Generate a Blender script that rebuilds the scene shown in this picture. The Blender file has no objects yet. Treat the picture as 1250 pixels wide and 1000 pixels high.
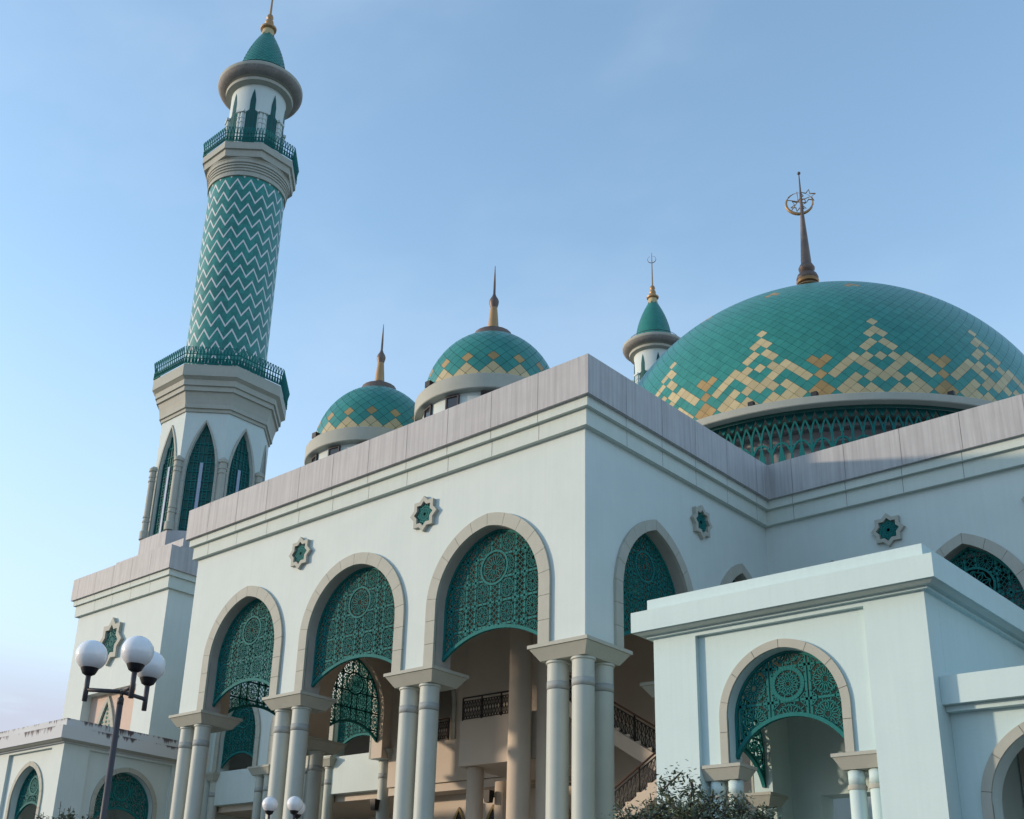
import bpy, bmesh, math, random
from mathutils import Matrix, Vector
from math import sin, cos, pi, radians, sqrt, atan2, hypot
random.seed(7)
S = bpy.context.scene
COL = S.collection

# ------------------------------------------------------------------ materials
def new_mat(name):
    m = bpy.data.materials.new(name); m.use_nodes = True
    nt = m.node_tree; b = nt.nodes['Principled BSDF']
    return m, nt, b

def N(nt, t, **kw):
    n = nt.nodes.new(t)
    for k, v in kw.items():
        setattr(n, k, v)
    return n

def painted(name, c1, c2, rough=0.7, scale=1.5, streak=0.0, streak_col=None, bump=0.15, spec=0.3, metallic=0.0):
    m, nt, b = new_mat(name)
    L = nt.links
    tc = N(nt, 'ShaderNodeTexCoord')
    n1 = N(nt, 'ShaderNodeTexNoise'); n1.inputs['Scale'].default_value = scale
    n1.inputs['Detail'].default_value = 8; n1.inputs['Roughness'].default_value = 0.6
    L.new(tc.outputs['Object'], n1.inputs['Vector'])
    r = N(nt, 'ShaderNodeValToRGB')
    r.color_ramp.elements[0].position = 0.3; r.color_ramp.elements[1].position = 0.75
    r.color_ramp.elements[0].color = (*c1, 1); r.color_ramp.elements[1].color = (*c2, 1)
    L.new(n1.outputs['Fac'], r.inputs['Fac'])
    col = r.outputs['Color']
    if streak > 0:
        mp = N(nt, 'ShaderNodeMapping'); mp.inputs['Scale'].default_value = (8.0, 8.0, 0.22)
        L.new(tc.outputs['Object'], mp.inputs['Vector'])
        n2 = N(nt, 'ShaderNodeTexNoise'); n2.inputs['Scale'].default_value = 1.0
        n2.inputs['Detail'].default_value = 6; n2.inputs['Roughness'].default_value = 0.65
        L.new(mp.outputs['Vector'], n2.inputs['Vector'])
        r2 = N(nt, 'ShaderNodeValToRGB')
        r2.color_ramp.elements[0].position = 0.42; r2.color_ramp.elements[1].position = 0.72
        r2.color_ramp.elements[0].color = (0, 0, 0, 1); r2.color_ramp.elements[1].color = (1, 1, 1, 1)
        L.new(n2.outputs['Fac'], r2.inputs['Fac'])
        mul = N(nt, 'ShaderNodeMath', operation='MULTIPLY'); mul.inputs[1].default_value = streak
        L.new(r2.outputs['Color'], mul.inputs[0])
        mx = N(nt, 'ShaderNodeMixRGB'); L.new(mul.outputs[0], mx.inputs['Fac'])
        L.new(col, mx.inputs['Color1']); mx.inputs['Color2'].default_value = (*(streak_col or (0.2, 0.2, 0.2)), 1)
        col = mx.outputs['Color']
    L.new(col, b.inputs['Base Color'])
    b.inputs['Roughness'].default_value = rough
    b.inputs['Metallic'].default_value = metallic
    b.inputs['Specular IOR Level'].default_value = spec
    if bump > 0:
        nb = N(nt, 'ShaderNodeTexNoise'); nb.inputs['Scale'].default_value = 14; nb.inputs['Detail'].default_value = 6
        L.new(tc.outputs['Object'], nb.inputs['Vector'])
        bp = N(nt, 'ShaderNodeBump'); bp.inputs['Strength'].default_value = bump; bp.inputs['Distance'].default_value = 0.02
        L.new(nb.outputs['Fac'], bp.inputs['Height']); L.new(bp.outputs['Normal'], b.inputs['Normal'])
    return m

M = {}
M['wall'] = painted('white_wall_paint', (0.525, 0.61, 0.59), (0.57, 0.65, 0.625), streak=0.22, streak_col=(0.46, 0.53, 0.51), scale=0.8)
M['mint'] = painted('mint_white_paint', (0.49, 0.63, 0.625), (0.53, 0.67, 0.66), streak=0.10, streak_col=(0.35, 0.42, 0.43), scale=0.8)
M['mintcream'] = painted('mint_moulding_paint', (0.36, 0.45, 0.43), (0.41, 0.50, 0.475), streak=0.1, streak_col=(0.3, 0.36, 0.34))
M['starfill'] = painted('pale_teal_star_panel', (0.03, 0.15, 0.14), (0.05, 0.21, 0.19), rough=0.6, bump=0)
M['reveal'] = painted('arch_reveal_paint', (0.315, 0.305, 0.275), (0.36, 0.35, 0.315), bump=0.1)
M['cream'] = painted('cornice_paint', (0.49, 0.57, 0.53), (0.54, 0.61, 0.565), streak=0.14, streak_col=(0.36, 0.385, 0.34))
M['parapet'] = painted('parapet_panel', (0.385, 0.398, 0.402), (0.445, 0.455, 0.455), streak=0.8, streak_col=(0.275, 0.272, 0.28), rough=0.6, bump=0.1)
M['stone'] = painted('beige_stone', (0.36, 0.375, 0.32), (0.41, 0.42, 0.365), streak=0.12, streak_col=(0.27, 0.265, 0.22), bump=0.25)
M['groove'] = painted('stone_joint', (0.19, 0.19, 0.165), (0.23, 0.225, 0.19), bump=0)
M['seam'] = painted('panel_seam', (0.17, 0.165, 0.17), (0.21, 0.205, 0.21), bump=0)
M['trimgold'] = painted('ochre_trim_paint', (0.26, 0.19, 0.085), (0.32, 0.235, 0.11), bump=0)
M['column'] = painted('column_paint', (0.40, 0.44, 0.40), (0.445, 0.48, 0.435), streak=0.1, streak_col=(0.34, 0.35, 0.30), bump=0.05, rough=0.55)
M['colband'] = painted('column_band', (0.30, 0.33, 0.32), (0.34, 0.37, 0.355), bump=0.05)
M['inner'] = painted('interior_beige_paint', (0.54, 0.47, 0.385), (0.59, 0.515, 0.425), bump=0.1, scale=0.6)
M['pink'] = painted('niche_peach_paint', (0.52, 0.40, 0.33), (0.56, 0.43, 0.355), bump=0.1)
M['floor'] = painted('stone_floor', (0.35, 0.33, 0.30), (0.42, 0.40, 0.36), rough=0.3)
M['dark'] = painted('dark_opening_glass', (0.015, 0.017, 0.02), (0.03, 0.032, 0.036), rough=0.15, bump=0, spec=0.5)
M['drumgrey'] = painted('grey_drum_wall', (0.30, 0.29, 0.30), (0.38, 0.365, 0.37), streak=0.3, streak_col=(0.25, 0.24, 0.25))
M['green'] = painted('teal_grille_paint', (0.010, 0.128, 0.124), (0.017, 0.165, 0.158), rough=0.65, bump=0, spec=0.12)
M['greendark'] = painted('teal_screen_backing', (0.006, 0.065, 0.062), (0.010, 0.085, 0.080), rough=0.5, bump=0)
M['tile'] = painted('teal_dome_tile', (0.018, 0.185, 0.155), (0.034, 0.245, 0.20), rough=0.32, scale=2.2, bump=0.05, spec=0.5, streak=0.25, streak_col=(0.05, 0.24, 0.19))
def vary(m, lo, hi):
    nt = m.node_tree; b = nt.nodes['Principled BSDF']; src = b.inputs['Base Color'].links[0].from_socket
    g = nt.nodes.new('ShaderNodeNewGeometry'); mr = nt.nodes.new('ShaderNodeMapRange'); mr.inputs['To Min'].default_value = lo; mr.inputs['To Max'].default_value = hi
    nt.links.new(g.outputs['Random Per Island'], mr.inputs['Value'])
    mx = nt.nodes.new('ShaderNodeVectorMath'); mx.operation = 'SCALE'; nt.links.new(src, mx.inputs[0]); nt.links.new(mr.outputs['Result'], mx.inputs['Scale'])
    nt.links.new(mx.outputs[0], b.inputs['Base Color'])
vary(M['tile'], .92, 1.08)
M['tilecream'] = painted('cream_dome_tile', (0.46, 0.38, 0.20), (0.53, 0.44, 0.25), rough=0.4, bump=0.05, scale=2.0)
M['tilegold'] = painted('ochre_dome_tile', (0.34, 0.23, 0.085), (0.41, 0.28, 0.12), rough=0.4, bump=0.05, scale=2.0)
vary(M['tilecream'], .88, 1.1); vary(M['tilegold'], .85, 1.15)
M['grout'] = painted('dome_grout', (0.006, 0.06, 0.052), (0.009, 0.08, 0.068), bump=0)
M['bronze'] = painted('aged_bronze', (0.12, 0.09, 0.08), (0.20, 0.145, 0.11), rough=0.5, metallic=0.5, bump=0.1, spec=0.5)
M['gold'] = painted('weathered_gold', (0.34, 0.21, 0.10), (0.42, 0.27, 0.13), rough=0.5, metallic=0.45, bump=0.1, spec=0.5)
M['iron'] = painted('dark_wrought_iron', (0.022, 0.019, 0.018), (0.035, 0.03, 0.028), rough=0.5, bump=0)
M['rail'] = painted('brown_handrail', (0.10, 0.050, 0.032), (0.14, 0.07, 0.045), rough=0.45, bump=0)
M['post'] = painted('brown_grey_post_paint', (0.055, 0.052, 0.058), (0.075, 0.070, 0.075), rough=0.5, bump=0.05)
M['black'] = painted('black_plastic', (0.010, 0.010, 0.012), (0.016, 0.016, 0.018), rough=0.4, bump=0)
M['ledge'] = painted('weathered_concrete', (0.22, 0.215, 0.20), (0.34, 0.335, 0.31), streak=0.6, streak_col=(0.16, 0.15, 0.14))
M['stripe'] = painted('painted_sky_reflection_strip', (0.26, 0.33, 0.44), (0.30, 0.37, 0.48), rough=0.2, bump=0, spec=0.6)  # mullion slit with its sky reflection painted in as pale blue
M['roof'] = painted('roof_concrete', (0.30, 0.30, 0.29), (0.38, 0.38, 0.36))
M['bark'] = painted('bark', (0.045, 0.042, 0.035), (0.08, 0.075, 0.062), bump=0.4)

def globe_mat():
    m, nt, b = new_mat('milky_globe')
    b.inputs['Base Color'].default_value = (0.78, 0.79, 0.80, 1)
    b.inputs['Roughness'].default_value = 0.12
    b.inputs['Subsurface Weight'].default_value = 0.25
    b.inputs['Subsurface Radius'].default_value = (0.1, 0.1, 0.1)
    b.inputs['Coat Weight'].default_value = 0.4
    return m
M['globe'] = globe_mat()

def leaf_mat(name, a, c):
    m, nt, b = new_mat(name)
    g = N(nt, 'ShaderNodeNewGeometry')
    r = N(nt, 'ShaderNodeValToRGB')
    r.color_ramp.elements[0].color = (*a, 1); r.color_ramp.elements[1].color = (*c, 1)
    nt.links.new(g.outputs['Random Per Island'], r.inputs['Fac'])
    nt.links.new(r.outputs['Color'], b.inputs['Base Color'])
    b.inputs['Roughness'].default_value = 0.5
    return m
M['leaf'] = leaf_mat('shrub_leaves', (0.06, 0.085, 0.05), (0.17, 0.205, 0.125))
M['treeleaf'] = leaf_mat('tree_leaves', (0.03, 0.06, 0.02), (0.09, 0.13, 0.04))

def weathered():
    # white paint with black mildew runs below its ledges
    m, nt, b = new_mat('mildewed_white_paint'); L = nt.links
    tc = N(nt, 'ShaderNodeTexCoord')
    n1 = N(nt, 'ShaderNodeTexNoise'); n1.inputs['Scale'].default_value = 0.8; n1.inputs['Detail'].default_value = 4
    L.new(tc.outputs['Object'], n1.inputs['Vector'])
    mp = N(nt, 'ShaderNodeMapping'); mp.inputs['Scale'].default_value = (7, 7, 0.9)
    L.new(tc.outputs['Object'], mp.inputs['Vector'])
    n2 = N(nt, 'ShaderNodeTexNoise'); n2.inputs['Scale'].default_value = 1.0; n2.inputs['Detail'].default_value = 9; n2.inputs['Roughness'].default_value = 0.7
    L.new(mp.outputs['Vector'], n2.inputs['Vector'])
    def mt(op, a, b_=None, c_=None):
        n = N(nt, 'ShaderNodeMath', operation=op)
        for i_, v in enumerate((a, b_, c_)):
            if v is None: continue
            if isinstance(v, (int, float)): n.inputs[i_].default_value = v
            else: L.new(v, n.inputs[i_])
        return n.outputs[0]
    sp = N(nt, 'ShaderNodeSeparateXYZ'); L.new(tc.outputs['Object'], sp.inputs[0])
    z = sp.outputs['Z']
    upper = mt('GREATER_THAN', z, 10.581)
    led = mt('ADD', mt('MULTIPLY', upper, 0.36), 10.585)
    d = mt('SUBTRACT', led, z)
    v = mt('SUBTRACT', mt('ADD', mt('MULTIPLY', n1.outputs['Fac'], 0.9), mt('MULTIPLY', n2.outputs['Fac'], 0.75)), mt('MULTIPLY', d, 0.85))
    r = N(nt, 'ShaderNodeValToRGB'); r.color_ramp.elements[0].position = 0.755; r.color_ramp.elements[1].position = 0.86
    L.new(v, r.inputs['Fac'])
    mx = N(nt, 'ShaderNodeMixRGB'); L.new(r.outputs['Color'], mx.inputs['Fac'])
    mx.inputs['Color1'].default_value = (0.52, 0.55, 0.56, 1); mx.inputs['Color2'].default_value = (0.09, 0.07, 0.075, 1)
    L.new(mx.outputs['Color'], b.inputs['Base Color']); b.inputs['Roughness'].default_value = 0.8
    return m
M['mildew'] = weathered()

def zigzag_mat(rad, nz, period, amp, thick):
    # white chevron lines wrapped round the shaft, tiled joints
    m, nt, b = new_mat('teal_zigzag_tiles'); L = nt.links
    tc = N(nt, 'ShaderNodeTexCoord'); sp = N(nt, 'ShaderNodeSeparateXYZ'); L.new(tc.outputs['Object'], sp.inputs[0])
    def mth(op, a, c=None, d=None):
        n = N(nt, 'ShaderNodeMath', operation=op)
        for i, v in enumerate((a, c, d)):
            if v is None: continue
            if isinstance(v, (int, float)): n.inputs[i].default_value = v
            else: L.new(v, n.inputs[i])
        return n.outputs[0]
    ang = mth('ARCTAN2', sp.outputs['Y'], sp.outputs['X'])
    u = mth('MULTIPLY', ang, nz / (2 * pi))
    tri = mth('MULTIPLY', mth('PINGPONG', u, 0.5), 2 * amp)
    v = mth('SUBTRACT', sp.outputs['Z'], tri)
    fr = mth('PINGPONG', mth('ADD', v, 100 * period), period / 2)
    line = mth('LESS_THAN', fr, thick / 2)
    # square tile joints and tonal change from tile to tile
    tu = mth('MULTIPLY', ang, 54 / (2 * pi)); tz = mth('MULTIPLY', sp.outputs['Z'], 2.6)
    cu = mth('FLOOR', tu); cz = mth('FLOOR', tz)
    cb = N(nt, 'ShaderNodeCombineXYZ'); L.new(cu, cb.inputs[0]); L.new(cz, cb.inputs[1])
    wn = N(nt, 'ShaderNodeTexWhiteNoise'); L.new(cb.outputs[0], wn.inputs['Vector'])
    n1 = N(nt, 'ShaderNodeTexNoise'); n1.inputs['Scale'].default_value = 0.35; n1.inputs['Detail'].default_value = 2
    L.new(tc.outputs['Object'], n1.inputs['Vector'])
    fac = mth('ADD', mth('MULTIPLY', wn.outputs['Value'], 0.45), mth('MULTIPLY', n1.outputs['Fac'], 0.7))
    r = N(nt, 'ShaderNodeValToRGB')
    r.color_ramp.elements[0].position = 0.25; r.color_ramp.elements[1].position = 0.85
    r.color_ramp.elements[0].color = (0.003, 0.135, 0.118, 1); r.color_ramp.elements[1].color = (0.012, 0.24, 0.205, 1)
    L.new(fac, r.inputs['Fac'])
    joint = mth('LESS_THAN', mth('PINGPONG', tu, 0.5), 0.035)
    jz = mth('LESS_THAN', mth('PINGPONG', tz, 0.5), 0.035)
    jj = mth('MAXIMUM', joint, jz)
    m1 = N(nt, 'ShaderNodeMixRGB'); L.new(mth('MULTIPLY', jj, 0.45), m1.inputs['Fac']); L.new(r.outputs['Color'], m1.inputs['Color1'])
    m1.inputs['Color2'].default_value = (0.005, 0.06, 0.06, 1)
    m2 = N(nt, 'ShaderNodeMixRGB'); L.new(line, m2.inputs['Fac']); L.new(m1.outputs['Color'], m2.inputs['Color1'])
    m2.inputs['Color2'].default_value = (0.64, 0.63, 0.62, 1)
    L.new(m2.outputs['Color'], b.inputs['Base Color'])
    b.inputs['Roughness'].default_value = 0.4
    return m
M['zigzag'] = zigzag_mat(2.66, 18, 0.98, 0.78, 0.185)

def ground_mat():
    m, nt, b = new_mat('paved_ground'); L = nt.links
    tc = N(nt, 'ShaderNodeTexCoord')
    br = N(nt, 'ShaderNodeTexBrick'); br.inputs['Scale'].default_value = 1.2
    br.inputs['Color1'].default_value = (0.10, 0.10, 0.10, 1); br.inputs['Color2'].default_value = (0.13, 0.13, 0.125, 1)
    br.inputs['Mortar'].default_value = (0.06, 0.06, 0.055, 1)
    L.new(tc.outputs['Object'], br.inputs['Vector']); L.new(br.outputs['Color'], b.inputs['Base Color'])
    b.inputs['Roughness'].default_value = 0.8
    return m
M['ground'] = ground_mat()

# ------------------------------------------------------------------ mesh helpers
class MB:
    def __init__(s): s.v = []; s.f = []; s.m = []; s.sm = []
    def add(s, vs, fs, mi=0, smooth=False):
        o = len(s.v); s.v += vs
        for f in fs:
            s.f.append([i + o for i in f]); s.m.append(mi); s.sm.append(smooth)
    def box(s, x0, x1, y0, y1, z0, z1, mi=0):
        s.add([(x0, y0, z0), (x1, y0, z0), (x1, y1, z0), (x0, y1, z0), (x0, y0, z1), (x1, y0, z1), (x1, y1, z1), (x0, y1, z1)],
              [(0, 3, 2, 1), (4, 5, 6, 7), (0, 1, 5, 4), (1, 2, 6, 5), (2, 3, 7, 6), (3, 0, 4, 7)], mi)
    def frustum(s, b, z0, t, z1, mi=0):
        (a0, a1, b0, b1), (c0, c1, d0, d1) = b, t
        s.add([(a0, b0, z0), (a1, b0, z0), (a1, b1, z0), (a0, b1, z0), (c0, d0, z1), (c1, d0, z1), (c1, d1, z1), (c0, d1, z1)],
              [(0, 3, 2, 1), (4, 5, 6, 7), (0, 1, 5, 4), (1, 2, 6, 5), (2, 3, 7, 6), (3, 0, 4, 7)], mi)
    def lathe(s, prof, cx=0, cy=0, n=32, mi=0, smooth=True, rot=0.0, cap=True, a0=0, a1=2 * pi):
        if smooth and len(prof) > 2:
            # split where the profile turns sharply so flat bands stay flat
            q = [prof[0]]; 
            for i in range(1, len(prof) - 1):
                d0 = atan2(prof[i][1] - prof[i - 1][1], prof[i][0] - prof[i - 1][0]); d1 = atan2(prof[i + 1][1] - prof[i][1], prof[i + 1][0] - prof[i][0])
                dd = abs((d1 - d0 + pi) % (2 * pi) - pi)
                q.append(prof[i])
                if dd > radians(28):
                    s.lathe(q, cx, cy, n, mi, smooth, rot, False, a0, a1) if len(q) > 2 else s._ring(q, cx, cy, n, mi, smooth, rot, a0, a1)
                    q = [prof[i]]
            q.append(prof[-1])
            s._ring(q, cx, cy, n, mi, smooth, rot, a0, a1)
            if cap and abs(a1 - a0 - 2 * pi) < 1e-6:
                for (r, z), rev in ((prof[0], True), (prof[-1], False)):
                    if r > 1e-4:
                        vs = [(cx + r * cos(2 * pi * i / n + rot), cy + r * sin(2 * pi * i / n + rot), z) for i in range(n)]
                        s.add(vs, [tuple(range(n))[::-1] if rev else tuple(range(n))], mi)
            return
        s._ring(prof, cx, cy, n, mi, smooth, rot, a0, a1, cap)
    def _ring(s, prof, cx, cy, n, mi, smooth, rot, a0, a1, cap=False):
        full = abs(a1 - a0 - 2 * pi) < 1e-6
        k = n if full else n + 1
        vs = []
        for r, z in prof:
            for i in range(k):
                a = a0 + (a1 - a0) * i / n + rot
                vs.append((cx + r * cos(a), cy + r * sin(a), z))
        fs = []
        for j in range(len(prof) - 1):
            for i in range(n):
                i2 = (i + 1) % k
                fs.append((j * k + i, j * k + i2, (j + 1) * k + i2, (j + 1) * k + i))
        s.add(vs, fs, mi, smooth)
        if cap and full:
            o = len(s.v) - len(vs)
            for j, rev in ((0, True), (len(prof) - 1, False)):
                if prof[j][0] > 1e-4:
                    f = [o + j * k + i for i in range(k)]
                    s.f.append(f[::-1] if rev else f); s.m.append(mi); s.sm.append(False)
    def tube(s, pts, r, n=8, mi=0, smooth=True):
        # pts list of 3-tuples; r float or list
        rr = r if isinstance(r, (list, tuple)) else [r] * len(pts)
        vs = []
        for i, p in enumerate(pts):
            q0 = pts[max(0, i - 1)]; q1 = pts[min(len(pts) - 1, i + 1)]
            d = [q1[j] - q0[j] for j in range(3)]; l = sqrt(sum(c * c for c in d)) or 1; d = [c / l for c in d]
            up = (0, 0, 1) if abs(d[2]) < 0.9 else (1, 0, 0)
            a = (d[1] * up[2] - d[2] * up[1], d[2] * up[0] - d[0] * up[2], d[0] * up[1] - d[1] * up[0])
            l = sqrt(sum(c * c for c in a)); a = [c / l for c in a]
            b = (d[1] * a[2] - d[2] * a[1], d[2] * a[0] - d[0] * a[2], d[0] * a[1] - d[1] * a[0])
            for k in range(n):
                t = 2 * pi * k / n
                vs.append(tuple(p[j] + rr[i] * (cos(t) * a[j] + sin(t) * b[j]) for j in range(3)))
        fs = []
        for i in range(len(pts) - 1):
            for k in range(n):
                k2 = (k + 1) % n
                fs.append((i * n + k, i * n + k2, (i + 1) * n + k2, (i + 1) * n + k))
        fs.append(tuple(range(n))[::-1]); fs.append(tuple((len(pts) - 1) * n + k for k in range(n)))
        s.add(vs, fs, mi, smooth)
    def sphere(s, c, r, n=24, mi=0, sz=1.0):
        prof = [(max(r * sin(pi * i / (n // 2)), 1e-5), c[2] - sz * r * cos(pi * i / (n // 2))) for i in range(n // 2 + 1)]
        s.lathe(prof, c[0], c[1], n, mi, True, cap=False)
    def build(s, name, mats, parent=None, kind=None, recalc=False):
        me = bpy.data.meshes.new(name)
        me.from_pydata(s.v, [], s.f)
        for m in (mats if isinstance(mats, (list, tuple)) else [mats]):
            me.materials.append(M[m] if isinstance(m, str) else m)
        me.polygons.foreach_set('material_index', s.m)
        me.polygons.foreach_set('use_smooth', s.sm)
        me.update()
        if recalc:
            bm = bmesh.new(); bm.from_mesh(me); bmesh.ops.recalc_face_normals(bm, faces=bm.faces); bm.to_mesh(me); bm.free()
        o = bpy.data.objects.new(name, me); COL.objects.link(o)
        if parent is not None: set_parent(o, parent)
        if kind: o['kind'] = kind
        return o

ROOTLOC = {}
def set_parent(o, p):
    o.parent = p
    # geometry is written in world coordinates: cancel the parent's location
    q = p; x = y = z = 0
    if p.name in ROOTLOC: x, y, z = ROOTLOC[p.name]
    o.location = (-x, -y, -z)
    ROOTLOC[o.name] = (0, 0, 0)

def root(name, label, cat, loc=(0, 0, 0), group=None):
    o = bpy.data.objects.new(name, None); COL.objects.link(o); o.empty_display_size = 0.5
    o.location = loc; ROOTLOC[o.name] = loc
    o['label'] = label; o['category'] = cat
    if group: o['group'] = group
    return o

def copy_tree(o, parent=None, loc=None):
    c = o.copy(); COL.objects.link(c)
    if parent is not None: c.parent = parent
    if loc is not None: c.location = loc
    for ch in list(o.children): copy_tree(ch, c)
    return c

class Fr:  # frame of a vertical plane: u along, z up, out towards the viewer
    def __init__(s, o, u, n): s.o = o; s.u = u; s.n = n
    def P(s, u, z, d=0.0):
        return (s.o[0] + u * s.u[0] + d * s.n[0], s.o[1] + u * s.u[1] + d * s.n[1], z)
    def shift(s, d): return Fr((s.o[0] + d * s.n[0], s.o[1] + d * s.n[1]), s.u, s.n)
    def box(s, mb, u0, u1, z0, z1, d0, d1, mi=0):
        vs = [s.P(u0, z0, d1), s.P(u1, z0, d1), s.P(u1, z0, d0), s.P(u0, z0, d0), s.P(u0, z1, d1), s.P(u1, z1, d1), s.P(u1, z1, d0), s.P(u0, z1, d0)]
        mb.add(vs, [(0, 3, 2, 1), (4, 5, 6, 7), (0, 1, 5, 4), (1, 2, 6, 5), (2, 3, 7, 6), (3, 0, 4, 7)], mi)

def arc_half(a, h, n):
    """right half of a pointed arch, from (a,0) to (0,h)"""
    c = (h * h - a * a) / (2 * a); R = a + c
    th = math.acos(max(-1, min(1, c / R)))
    return [(-c + R * cos(th * i / n), R * sin(th * i / n)) for i in range(n + 1)]
def arch_profile(c, a, sp, h, n=16):
    r = arc_half(a, h, n)
    left = [(c - x, sp + z) for x, z in r]
    right = [(c + x, sp + z) for x, z in r][::-1]
    return left + right[1:]

class Arch:
    def __init__(s, c, a, sp, apex): s.c = c; s.a = a; s.sp = sp; s.h = apex - sp
    def prof(s, e=0.0, n=16): return arch_profile(s.c, s.a + e, s.sp, s.h + e, n)
    def inside(s, u, z, e=0.0):
        a = s.a - e; h = s.h - e; x = abs(u - s.c)
        if x >= a: return False
        if z <= s.sp: return True
        c = (h * h - a * a) / (2 * a); R = a + c
        return (x + c) ** 2 + (z - s.sp) ** 2 < R * R
    def top(s, u, e=0.0):
        a = s.a - e; h = s.h - e; x = abs(u - s.c)
        c = (h * h - a * a) / (2 * a); R = a + c
        return s.sp + sqrt(max(0, R * R - (x + c) ** 2))

def arched_wall(mb, fr, u0, u1, zb, zt, t, arches, mi=0, mi_in=None, mi_back=None):
    mi_in = mi if mi_in is None else mi_in
    mi_back = mi if mi_back is None else mi_back
    arches = sorted(arches, key=lambda q: q.c)
    x = u0
    def rect(a, b, z0, z1):
        if b - a < 1e-5: return
        mb.add([fr.P(a, z0), fr.P(b, z0), fr.P(b, z1), fr.P(a, z1)], [(0, 1, 2, 3)], mi)
        mb.add([fr.P(a, z0, -t), fr.P(b, z0, -t), fr.P(b, z1, -t), fr.P(a, z1, -t)], [(3, 2, 1, 0)], mi_back)
        mb.add([fr.P(a, z0), fr.P(b, z0), fr.P(b, z0, -t), fr.P(a, z0, -t)], [(3, 2, 1, 0)], mi)
        mb.add([fr.P(a, z1), fr.P(b, z1), fr.P(b, z1, -t), fr.P(a, z1, -t)], [(0, 1, 2, 3)], mi)
    for A in arches:
        rect(x, A.c - A.a, zb, zt)
        pr = A.prof()
        for (ua, za), (ub, zb2) in zip(pr[:-1], pr[1:]):
            mb.add([fr.P(ua, za), fr.P(ub, zb2), fr.P(ub, zt), fr.P(ua, zt)], [(0, 1, 2, 3)], mi)
            mb.add([fr.P(ua, za, -t), fr.P(ub, zb2, -t), fr.P(ub, zt, -t), fr.P(ua, zt, -t)], [(3, 2, 1, 0)], mi_back)
            mb.add([fr.P(ua, zt), fr.P(ub, zt), fr.P(ub, zt, -t), fr.P(ua, zt, -t)], [(0, 1, 2, 3)], mi)
        full = [(A.c - A.a, zb)] + pr + [(A.c + A.a, zb)]
        for (ua, za), (ub, zb2) in zip(full[:-1], full[1:]):
            mb.add([fr.P(ua, za), fr.P(ua, za, -t), fr.P(ub, zb2, -t), fr.P(ub, zb2)], [(0, 1, 2, 3)], mi_in)
        x = A.c + A.a
    rect(x, u1, zb, zt)
    for uu, f in ((u0, (0, 1, 2, 3)), (u1, (3, 2, 1, 0))):
        mb.add([fr.P(uu, zb, -t), fr.P(uu, zb), fr.P(uu, zt), fr.P(uu, zt, -t)], [f], mi)

def arch_trim(fr, A, w, zbase, parent, proud=0.10, d0=-0.02, mats=('stone', 'groove'), block=0.8, name='arch_trim'):
    """stone surround made of voussoirs with joints between them"""
    mb = MB()
    def path(e, n=48):
        pr = A.prof(e, n); return [(pr[0][0], zbase)] + pr + [(pr[-1][0], zbase)]
    n = 48
    pi_, po = path(0, n), path(w, n)
    # arc-length of the outer path, resample both by the same parameter on arc segments
    ni = len(pi_)
    L = [0]
    for a, b in zip(po[:-1], po[1:]): L.append(L[-1] + hypot(b[0] - a[0], b[1] - a[1]))
    tot = L[-1]
    def at(path_, s):
        for i in range(len(L) - 1):
            if s <= L[i + 1] + 1e-9:
                t = (s - L[i]) / (L[i + 1] - L[i] + 1e-12)
                return (path_[i][0] + t * (path_[i + 1][0] - path_[i][0]), path_[i][1] + t * (path_[i + 1][1] - path_[i][1]))
        return path_[-1]
    nb = max(3, int(round(tot / block)));
    if nb % 2 == 1: nb += 1
    gap = 0.007
    for k in range(nb):
        s0 = tot * k / nb + gap; s1 = tot * (k + 1) / nb - gap
        ss = [s0] + [x for x in L if s0 + 1e-4 < x < s1 - 1e-4] + [s1]
        ins = [at(pi_, x) for x in ss]; outs = [at(po, x) for x in ss]
        for j in range(len(ss) - 1):
            a, b, c, d = ins[j], ins[j + 1], outs[j + 1], outs[j]
            mb.add([fr.P(*a, proud), fr.P(*b, proud), fr.P(*c, proud), fr.P(*d, proud)], [(0, 3, 2, 1)], 0)
            mb.add([fr.P(*a, proud), fr.P(*b, proud), fr.P(*b, d0), fr.P(*a, d0)], [(0, 1, 2, 3)], 0)
            mb.add([fr.P(*d, proud), fr.P(*c, proud), fr.P(*c, d0), fr.P(*d, d0)], [(3, 2, 1, 0)], 0)
        for j, fl in ((0, 0), (len(ss) - 1, 1)):
            a, d = ins[j], outs[j]
            mb.add([fr.P(*a, proud), fr.P(*d, proud), fr.P(*d, d0), fr.P(*a, d0)], [(0, 1, 2, 3) if not fl else (3, 2, 1, 0)], 0)
    # joint backing
    pb = proud - 0.02
    for j in range(ni - 1):
        a, b, c, d = pi_[j], pi_[j + 1], po[j + 1], po[j]
        mb.add([fr.P(*a, pb), fr.P(*b, pb), fr.P(*c, pb), fr.P(*d, pb)], [(0, 3, 2, 1)], 1)
    return mb.build(name, list(mats), parent)

def strip_bar(mb, fr, pts, w, d0, d1, mi=0):
    """flat bar following a polyline in the plane"""
    for (a, b) in zip(pts[:-1], pts[1:]):
        dx, dz = b[0] - a[0], b[1] - a[1]; l = hypot(dx, dz)
        if l < 1e-4: continue
        nx, nz = -dz / l * w / 2, dx / l * w / 2
        q = [(a[0] - nx, a[1] - nz), (b[0] - nx, b[1] - nz), (b[0] + nx, b[1] + nz), (a[0] + nx, a[1] + nz)]
        mb.add([fr.P(*p, d1) for p in q] + [fr.P(*p, d0) for p in q],
               [(0, 1, 2, 3), (7, 6, 5, 4), (0, 4, 5, 1), (2, 6, 7, 3)], mi)

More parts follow.
